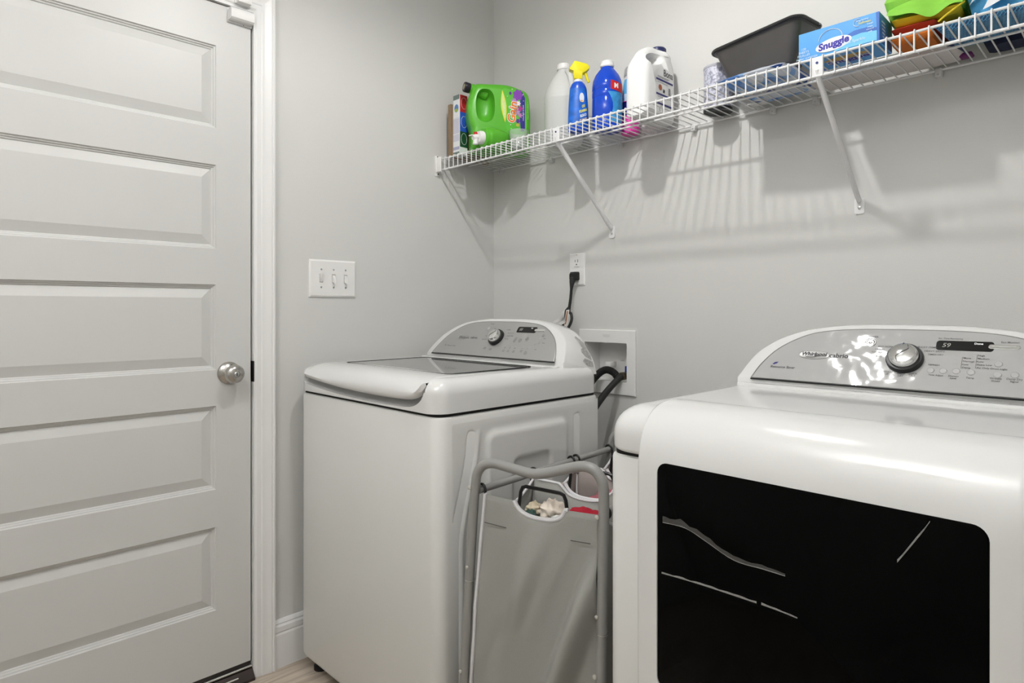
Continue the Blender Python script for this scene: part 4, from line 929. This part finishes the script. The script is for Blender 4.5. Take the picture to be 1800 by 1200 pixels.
# white pouch behind the dryer sheets
po = thing('white_pouch', 'flat white pouch with navy edge and purple zipper tag on the shelf', 'pouch', (1.52, -.095, SZ))
obj('pouch', pillow(1.515, -.077, SZ, .172, .060, .022, 0, .002, 20, 5, .3), mat('pouch_white', (.72, .68, .66), .6), po, 60)
obj('navy_piping', MB().tube(smooth_path([(1.600, -.172, SZ+.004), (1.648, -.165, SZ+.004), (1.676, -.135, SZ+.004), (1.688, -.085, SZ+.004), (1.690, -.055, SZ+.004)], 5), .0032, 8), mat('piping_navy', (.015, .03, .12), .5), po)
obj('purple_tag', MB().bbox(1.672, 1.700, -.058, -.024, SZ-.0005, SZ+.008, .004, 2), mat('tag_purple', (.16, .01, .14), .5, var=(250, .6)), po)

# folded cloths at the far end of the shelf
def cloth(name, mb, col, parent=None, rough=.75, var=(25, .12)):
    return obj(name, mb, mat('cloth_' + name + str(int(col[0]*999)) + str(int(col[1]*999)), col, rough, var=var), parent, 70)
tt = thing('folded_tent', 'folded green yellow and red nylon bag behind the dryer sheet box', 'bag', (1.66, -.14, SZ))
cloth('red_fold', pillow(1.622, -.140, SZ+.026, .044, .098, .018, 0, .003, 22, 1, .30), (.42, .035, .01), tt)
cloth('orange_fold', pillow(1.618, -.190, SZ+.001, .042, .046, .023, 0, .002, 22, 4, .30), (.55, .14, .01), tt)
cloth('yellow_fold', pillow(1.640, -.140, SZ+.041, .064, .102, .024, R(3), .005, 24, 2, .30), (.70, .48, .01), tt)
cloth('green_fold', pillow(1.640, -.130, SZ+.060, .076, .104, .085, 0, .012, 20, 3, .35), (.24, .58, .06), tt)
def flap(u, v):
    x_ = 1.572 + .142*u; drop = .045*math.exp(-((u-.62)/.22)**2) + .012*math.sin(7*u)
    return (x_, -.245 - .006*math.sin(5*u) + .02*(1-v) * (1 if v < .5 else .6) - .004, SZ + .086 - (.018 + drop)*v + .006*math.sin(4*u))
cloth('green_flap', MB().grid(flap, 20, 8), (.24, .58, .06), tt)
obj('yellow_piping', MB().tube(smooth_path([(1.672, -.250, SZ+.022), (1.684, -.251, SZ+.030), (1.702, -.248, SZ+.042), (1.716, -.235, SZ+.056)], 5), .0022, 6), mat('piping_yellow', (.72, .55, .02), .5), tt)
def mesh_cloth():
    m = bpy.data.materials.new('blue_mesh_cloth'); m.use_nodes = True; nt = m.node_tree; b = nt.nodes['Principled BSDF']; b.inputs['Roughness'].default_value = .6
    tc = nt.nodes.new('ShaderNodeTexCoord'); mp = nt.nodes.new('ShaderNodeMapping'); mp.inputs['Rotation'].default_value = (0, 0, R(35))
    w_ = nt.nodes.new('ShaderNodeTexBrick'); w_.inputs['Scale'].default_value = 60; w_.inputs['Mortar Size'].default_value = .030; w_.inputs['Color1'].default_value = (.02, .05, .16, 1); w_.inputs['Color2'].default_value = (.05, .16, .34, 1); w_.inputs['Mortar'].default_value = (.13, .50, .76, 1)
    nt.links.new(tc.outputs['Object'], mp.inputs['Vector']); nt.links.new(mp.outputs[0], w_.inputs['Vector']); nt.links.new(w_.outputs['Color'], b.inputs['Base Color']); return m
ms = thing('mesh_bag', 'light blue mesh laundry bag bulging against the shelf lip', 'bag', (1.77, -.185, SZ))
obj('mesh_cloth', pillow(1.768, -.180, SZ+.001, .098, .072, .022, R(-4), .002, 20, 8, .42), mesh_cloth(), ms, 70)
obj('blue_hem', MB().tube(smooth_path([(1.682, -.190, SZ+.006), (1.71, -.150, SZ+.007), (1.76, -.122, SZ+.006), (1.83, -.115, SZ+.007)], 5), .007, 8, True, .8), mat('hem_blue', (.01, .06, .55), .5), ms)
nb = thing('navy_jacket', 'dark navy folded jacket under the blue bag at the shelf end', 'clothing', (1.87, -.10, SZ))
cloth('jacket_fold', pillow(1.835, -.048, SZ+.001, .115, .034, .045, 0, .005, 22, 9, .35), (.012, .018, .05), nb)
bg = thing('blue_bag', 'light blue cloth bag with white label sheets topping the shelf pile', 'bag', (1.87, -.17, SZ+.07))
cloth('bag_cloth', pillow(1.803, -.150, SZ+.026, .086, .058, .085, 0, .008, 22, 10, .35), (.10, .42, .72), bg)
def sheet(x0, y0, z0, w_, h_, tilt, seed):
    def f(u, v): return (x0 + w_*u - .012*v, y0 - tilt*v + .004*math.sin(5*u+seed), z0 + h_*(1-v) + .012*u - .006*math.sin(3*v+seed))
    return f
obj('white_sheet', MB().grid(sheet(1.757, -.212, SZ+.030, .052, .046, .010, 1), 8, 8), mat('sheet_white', (.72, .73, .76), .6), bg, 70)
obj('white_sheet', MB().grid(sheet(1.733, -.212, SZ+.046, .020, .034, .006, 2), 8, 8), mat('sheet_white', (.72, .73, .76), .6), bg, 70)

# ------------------------------------------------------------------ laundry hamper between washer and dryer
hm = thing('laundry_sorter', 'grey fabric laundry sorter on a tube frame between washer and dryer', 'hamper', (1.0, -.55, 0))
TUBE = mat('grey_tube_enamel', (.30, .298, .285), .32, spec=.5)
BAGM = mat('grey_bag_fabric', (.34, .34, .315), .8, bump=(900, .3, .001, 2), var=(900, .12), spec=.2)
LINE = mat('bag_lining', (.30, .235, .22), .85, spec=.1)
BIND = mat('white_binding', (.72, .71, .73), .7)
hFL = Vector((.868, -.863, 0)); hFR = Vector((1.180, -.790, 0)); hE2 = Vector((-.085, .996, 0)).normalized()
HD = .60
ftop = [(.829, -.872, .258), (.844, -.869, .481), (.857, -.866, .674), (.863, -.864, .738), (.868, -.863, .768), (.884, -.859, .789), (.912, -.852, .798), (.963, -.841, .794), (1.022, -.827, .789), (1.078, -.814, .804), (1.132, -.801, .821), (1.161, -.795, .819), (1.177, -.791, .804), (1.185, -.789, .776), (1.185, -.789, .70), (1.182, -.789, .55), (1.179, -.790, .371)]
up_path = [(.815, -.875, .012)] + ftop + [(1.176, -.791, .012)]
sp = smooth_path(up_path, 4)
obj('end_frame', MB().tube(sp, .0115, 14), TUBE, hm, 60)
obj('end_frame', MB().tube([Vector((max(p.x, .856), p.y, p.z)) + hE2*HD + Vector((.004, 0, -.012)) for p in sp], .0115, 12), TUBE, hm, 60)
railL = [Vector((.866, -.856, .727)), Vector((.866, -.856, .727)) + hE2*HD]; railR = [Vector((1.181, -.786, .727)), Vector((1.181, -.786, .727)) + hE2*HD]
for rl in (railL, railR): obj('top_rail', MB().tube(rl, .0088, 12), TUBE, hm)
for a, b in (((.822, -.874, .11), (.809, -.277, .11)), ((1.178, -.790, .11), (1.127, -.19, .11))):
    obj('bottom_rail', MB().tube([Vector(a), Vector(b)], .0085, 10), TUBE, hm)
obj('cross_rail', MB().tube([(.822, -.874, .11), (1.178, -.790, .11)], .0085, 10), TUBE, hm)
for p, r in (((.857, -.877, .735), .005), ((.851, -.8795, .545), .0045), ((.832, -.884, .292), .0045), ((1.178, -.803, .722), .0055), ((1.176, -.801, .512), .0045), ((1.172, -.802, .385), .0055)):
    obj('rivet', MB().lathe([(r, 0), (r*.9, .0025), (r*.4, .004)], p, '-y', 12), mat('rivet_cream', (.62, .60, .55), .35, metal=.5), hm)
for p in ((.8475, -.8685, .512), (1.1815, -.789, .475)):
    obj('tube_joint', MB().lathe([(.0121, -.0012), (.0121, .0012)], p, 'z', 14), STEEL, hm)
WB = (hFR - hFL); WL = WB.length; hE1 = WB.normalized()
def bag_shape(d0, d1, ztop, front_notch, seed):
    # open bag of four walls; the wall nearest the room carries the scooped grip
    s0, s1 = .020, WL - .008
    def base(s, d): return hFL + hE1*s + hE2*d
    def notch(s, c, hw, dep):
        q = abs(s-c)/hw
        return dep*math.sqrt(max(0, 1-q**2.6))
    def wall(a0, a1, da, db, kind):
        def f(u, v):
            s = a0 + (a1-a0)*u; d = da + (db-da)*u
            zt = ztop - (notch(s, .167, .064, front_notch) if kind != 'side' else .040*math.sin(math.pi*u)) + (-.004*math.sin(math.pi*u))
            z = .14 + (zt-.14)*v
            if kind == 'front' : s -= (.052 - .05*d)*(1-v)*(1-u)*1.0 + .004*(1-v)*u
            if kind == 'side' and a0 < .1: s -= (.052 - .05*d)*(1-v)
            p = base(s, d)
            w_ = math.sin(math.pi*min(1, max(0, v)))**.5 if v < 1 else 0
            n1 = noise.noise(Vector((s*9 + seed, z*2.2 - s*5, seed)))*.010 + noise.noise(Vector((s*26 - z*12, z*5, seed*2)))*.004
            # long diagonal drape folds running to the lower hem
            n1 += (.050*max(0, math.sin(s*40 - (z-.7)*13 + seed))**2 - .010)*sst(s, .06, .22)*sst(ztop - z, .03, .25)
            fold = hE2*(-n1*w_ - (.012*math.sin(math.pi*u)*w_ if kind == 'front' else 0))
            if kind == 'side': fold = hE1*(n1*w_*.6)
            return p + fold + Vector((0, 0, z))
        return f
    m = MB()
    m.grid(wall(s0, s1, d0, d0, 'front'), 44, 40)
    m.grid(wall(s1, s0, d1, d1, 'back'), 24, 10)
    m.grid(wall(s0, s0, d1, d0, 'side'), 10, 10); m.grid(wall(s1, s1, d0, d1, 'side'), 10, 10)
    edge = [Vector(wall(s0, s1, d0, d0, 'front')(i/44, 1)) for i in range(45)]
    piping = [Vector(wall(s0, s1, d0, d0, 'front')(0, i/20)) for i in range(21)]
    backe = [Vector(wall(s1, s0, d1, d1, 'back')(i/24, 1)) for i in range(25)]
    bl = [Vector(wall(s1, s0, d1, d1, 'back')(u, i/10)) for u in (0, 1) for i in range(11)]
    rw = [Vector(wall(s1, s1, d0, d1, 'side')(i/10, 1)) for i in range(11)]
    lw = [Vector(wall(s0, s0, d1, d0, 'side')(i/10, 1)) for i in range(11)]
    fl_ = [Vector(base(s0-.052, d0)) + Vector((0, 0, .14)), Vector(base(s1, d0)) + Vector((0, 0, .14)), Vector(base(s1, d1)) + Vector((0, 0, .14)), Vector(base(s0-.052, d1)) + Vector((0, 0, .14))]
    m.add(fl_, [(0, 1, 2, 3)])
    return m, edge, piping, backe, lw, rw, bl
CREAM = mat('cream_cloth', (.74, .66, .57), .8, var=(60, .15))
for k, (d0, d1, zt) in enumerate(((.006, .188, .722), (.205, .385, .720), (.402, .585, .718))):
    m, edge, pip, be, lw, rw, bl = bag_shape(d0, d1, zt, .030, 1.7*k + .6)
    b = obj('bag', m, BAGM if k == 0 else mat('bag_fabric_red_bounce', (.36, .31, .29), .8, bump=(900, .3, .001, 2), spec=.2), hm, 70)  # rear bags: bounce from the red clothes painted into the fabric colour
    sm = b.modifiers.new('s', 'SOLIDIFY'); sm.thickness = .0022; sm.offset = 1
    dg = bpy.context.evaluated_depsgraph_get(); bpy.context.view_layer.update(); me = bpy.data.meshes.new_from_object(b.evaluated_get(bpy.context.evaluated_depsgraph_get())); b.modifiers.clear(); b.data = me
    i0, i1 = 12, 34
    obj('grip_binding', MB().tube([p + Vector((0, -.001, .0005)) for p in edge[i0:i1]], .0052, 8), BIND, b)
    obj('edge_piping', MB().tube([p + Vector((.001, -.004, 0)) for p in pip], .0042, 6), BIND, b)
    obj('rim_binding', MB().tube(be, .0036, 6), BIND, b)
    obj('side_binding', MB().tube(rw, .0040, 6), BIND, b)
    obj('side_binding', MB().tube(lw, .0032, 6), BIND, b)
    if k > 0: obj('edge_piping', MB().tube([p for p in bl[11:]], .0036, 6), BIND, b)
    # black carrying handle standing in the scoop
    ha, hb = edge[13] + Vector((0, .005, -.012)), edge[32] + Vector((0, .005, -.012))
    hz_ = .753 if k == 0 else .757
    hq = lambda t_, z: Vector((ha.x + (hb.x-ha.x)*t_, ha.y + (hb.y-ha.y)*t_ + .003, z))
    obj('handle', MB().tube([ha, hq(.03, hz_-.014), hq(.07, hz_-.003), hq(.14, hz_), hq(.84, hz_-.002), hq(.91, hz_-.005), hq(.95, hz_-.016), hb], .0042, 8), BLACK, b)
    if k == 0:
        for a_, b_, dz_ in ((1, 11, .063), (35, 43, .060)):
            P = [edge[i] + Vector((0, -.012, -dz_)) for i in range(a_, b_)]
            obj('pocket_seam', MB().tube(P, .0010, 5), mat('seam_thread', (.07, .068, .062), .8), b)
    # black hooks clipping the bag to the rails
    for dd_ in (d0, d1):
        for rl, sgn, eg in ((railL, 1, edge[0]), (railR, -1, edge[-1])):
            c = rl[0] + hE2*(dd_ + (.004 if dd_ == d0 else -.004))
            hk = [c + Vector((-.006*sgn, 0, -.011)), c + Vector((-.0125*sgn, 0, -.002)), c + Vector((-.008*sgn, 0, .010)), c + Vector((.004*sgn, 0, .0125)), c + Vector((.012*sgn, 0, .004)), c + Vector((.0135*sgn, 0, -.012)), c + Vector((.017*sgn, 0, -.024)), c + Vector((.026*sgn, 0, -.031))]
            obj('hook', MB().tube(smooth_path(hk, 3), .0032, 7), BLACK, hm)
# clothes in the bags
def lump(c, r, seed, amp=.35, n=18):
    m = MB(); rings = []
    for i in range(n+1):
        th_ = math.pi*i/n; ring = []
        for j in range(n*2):
            ph = math.pi*j/n; d = Vector((math.sin(th_)*math.cos(ph), math.sin(th_)*math.sin(ph), math.cos(th_)))
            k = 1 + amp*noise.noise(d*2.2 + Vector((seed, 0, 0))) + amp*.5*noise.noise(d*5 + Vector((0, seed, 0)))
            ring.append((c[0] + d.x*r[0]*k, c[1] + d.y*r[1]*k, c[2] + d.z*r[2]*k))
        rings.append(ring)
    return m.loft(rings, False, False)
def bagpt(s, d, z): p = hFL + hE1*s + hE2*d; return (p.x, p.y, z)
def garment(name, label, s, d, z, r, col, seed, amp=.35):
    c = bagpt(s, d, z); o = obj(name, lump(c, r, seed, amp), mat(name + '_cloth' + str(seed), col, .85, var=(50, .2), bump=(200, .3, .002)), None, 70, loc=(c[0], c[1], c[2]-r[2]))
    tag(o, label, 'clothing', 'laundry in the sorter bags'); return o
garment('crumpled_shirt', 'cream crumpled garment on top of the front sorter bag', .165, .055, .690, (.034, .030, .026), (.74, .66, .57), 3, .5)
garment('beige_sock', 'small beige sock beside the cream garment in the front bag', .120, .050, .690, (.018, .022, .017), (.62, .54, .40), 5, .4)
garment('green_sock', 'dark green bundled sock in the front sorter bag', .128, .026, .684, (.018, .012, .013), (.05, .10, .08), 8, .4)
garment('red_shirt', 'red garment lying in the front sorter bag', .215, .10, .672, (.055, .050, .020), (.45, .01, .03), 2, .3)
garment('white_towel', 'white folded towel along the rim of the front bag', .205, .024, .684, (.030, .010, .012), (.78, .76, .74), 9, .3)
garment('navy_shirt', 'dark navy garment heaped in the rearmost sorter bag', .200, .49, .690, (.070, .045, .058), (.012, .014, .035), 4, .3)
garment('rose_towel', 'rose pink towel low in the middle sorter bag', .20, .30, .655, (.09, .06, .03), (.40, .12, .14), 6, .25)
garment('laundry_heap', 'grey and white clothes filling the front sorter bag below', .17, .095, .575, (.11, .06, .05), (.55, .53, .52), 7, .2)
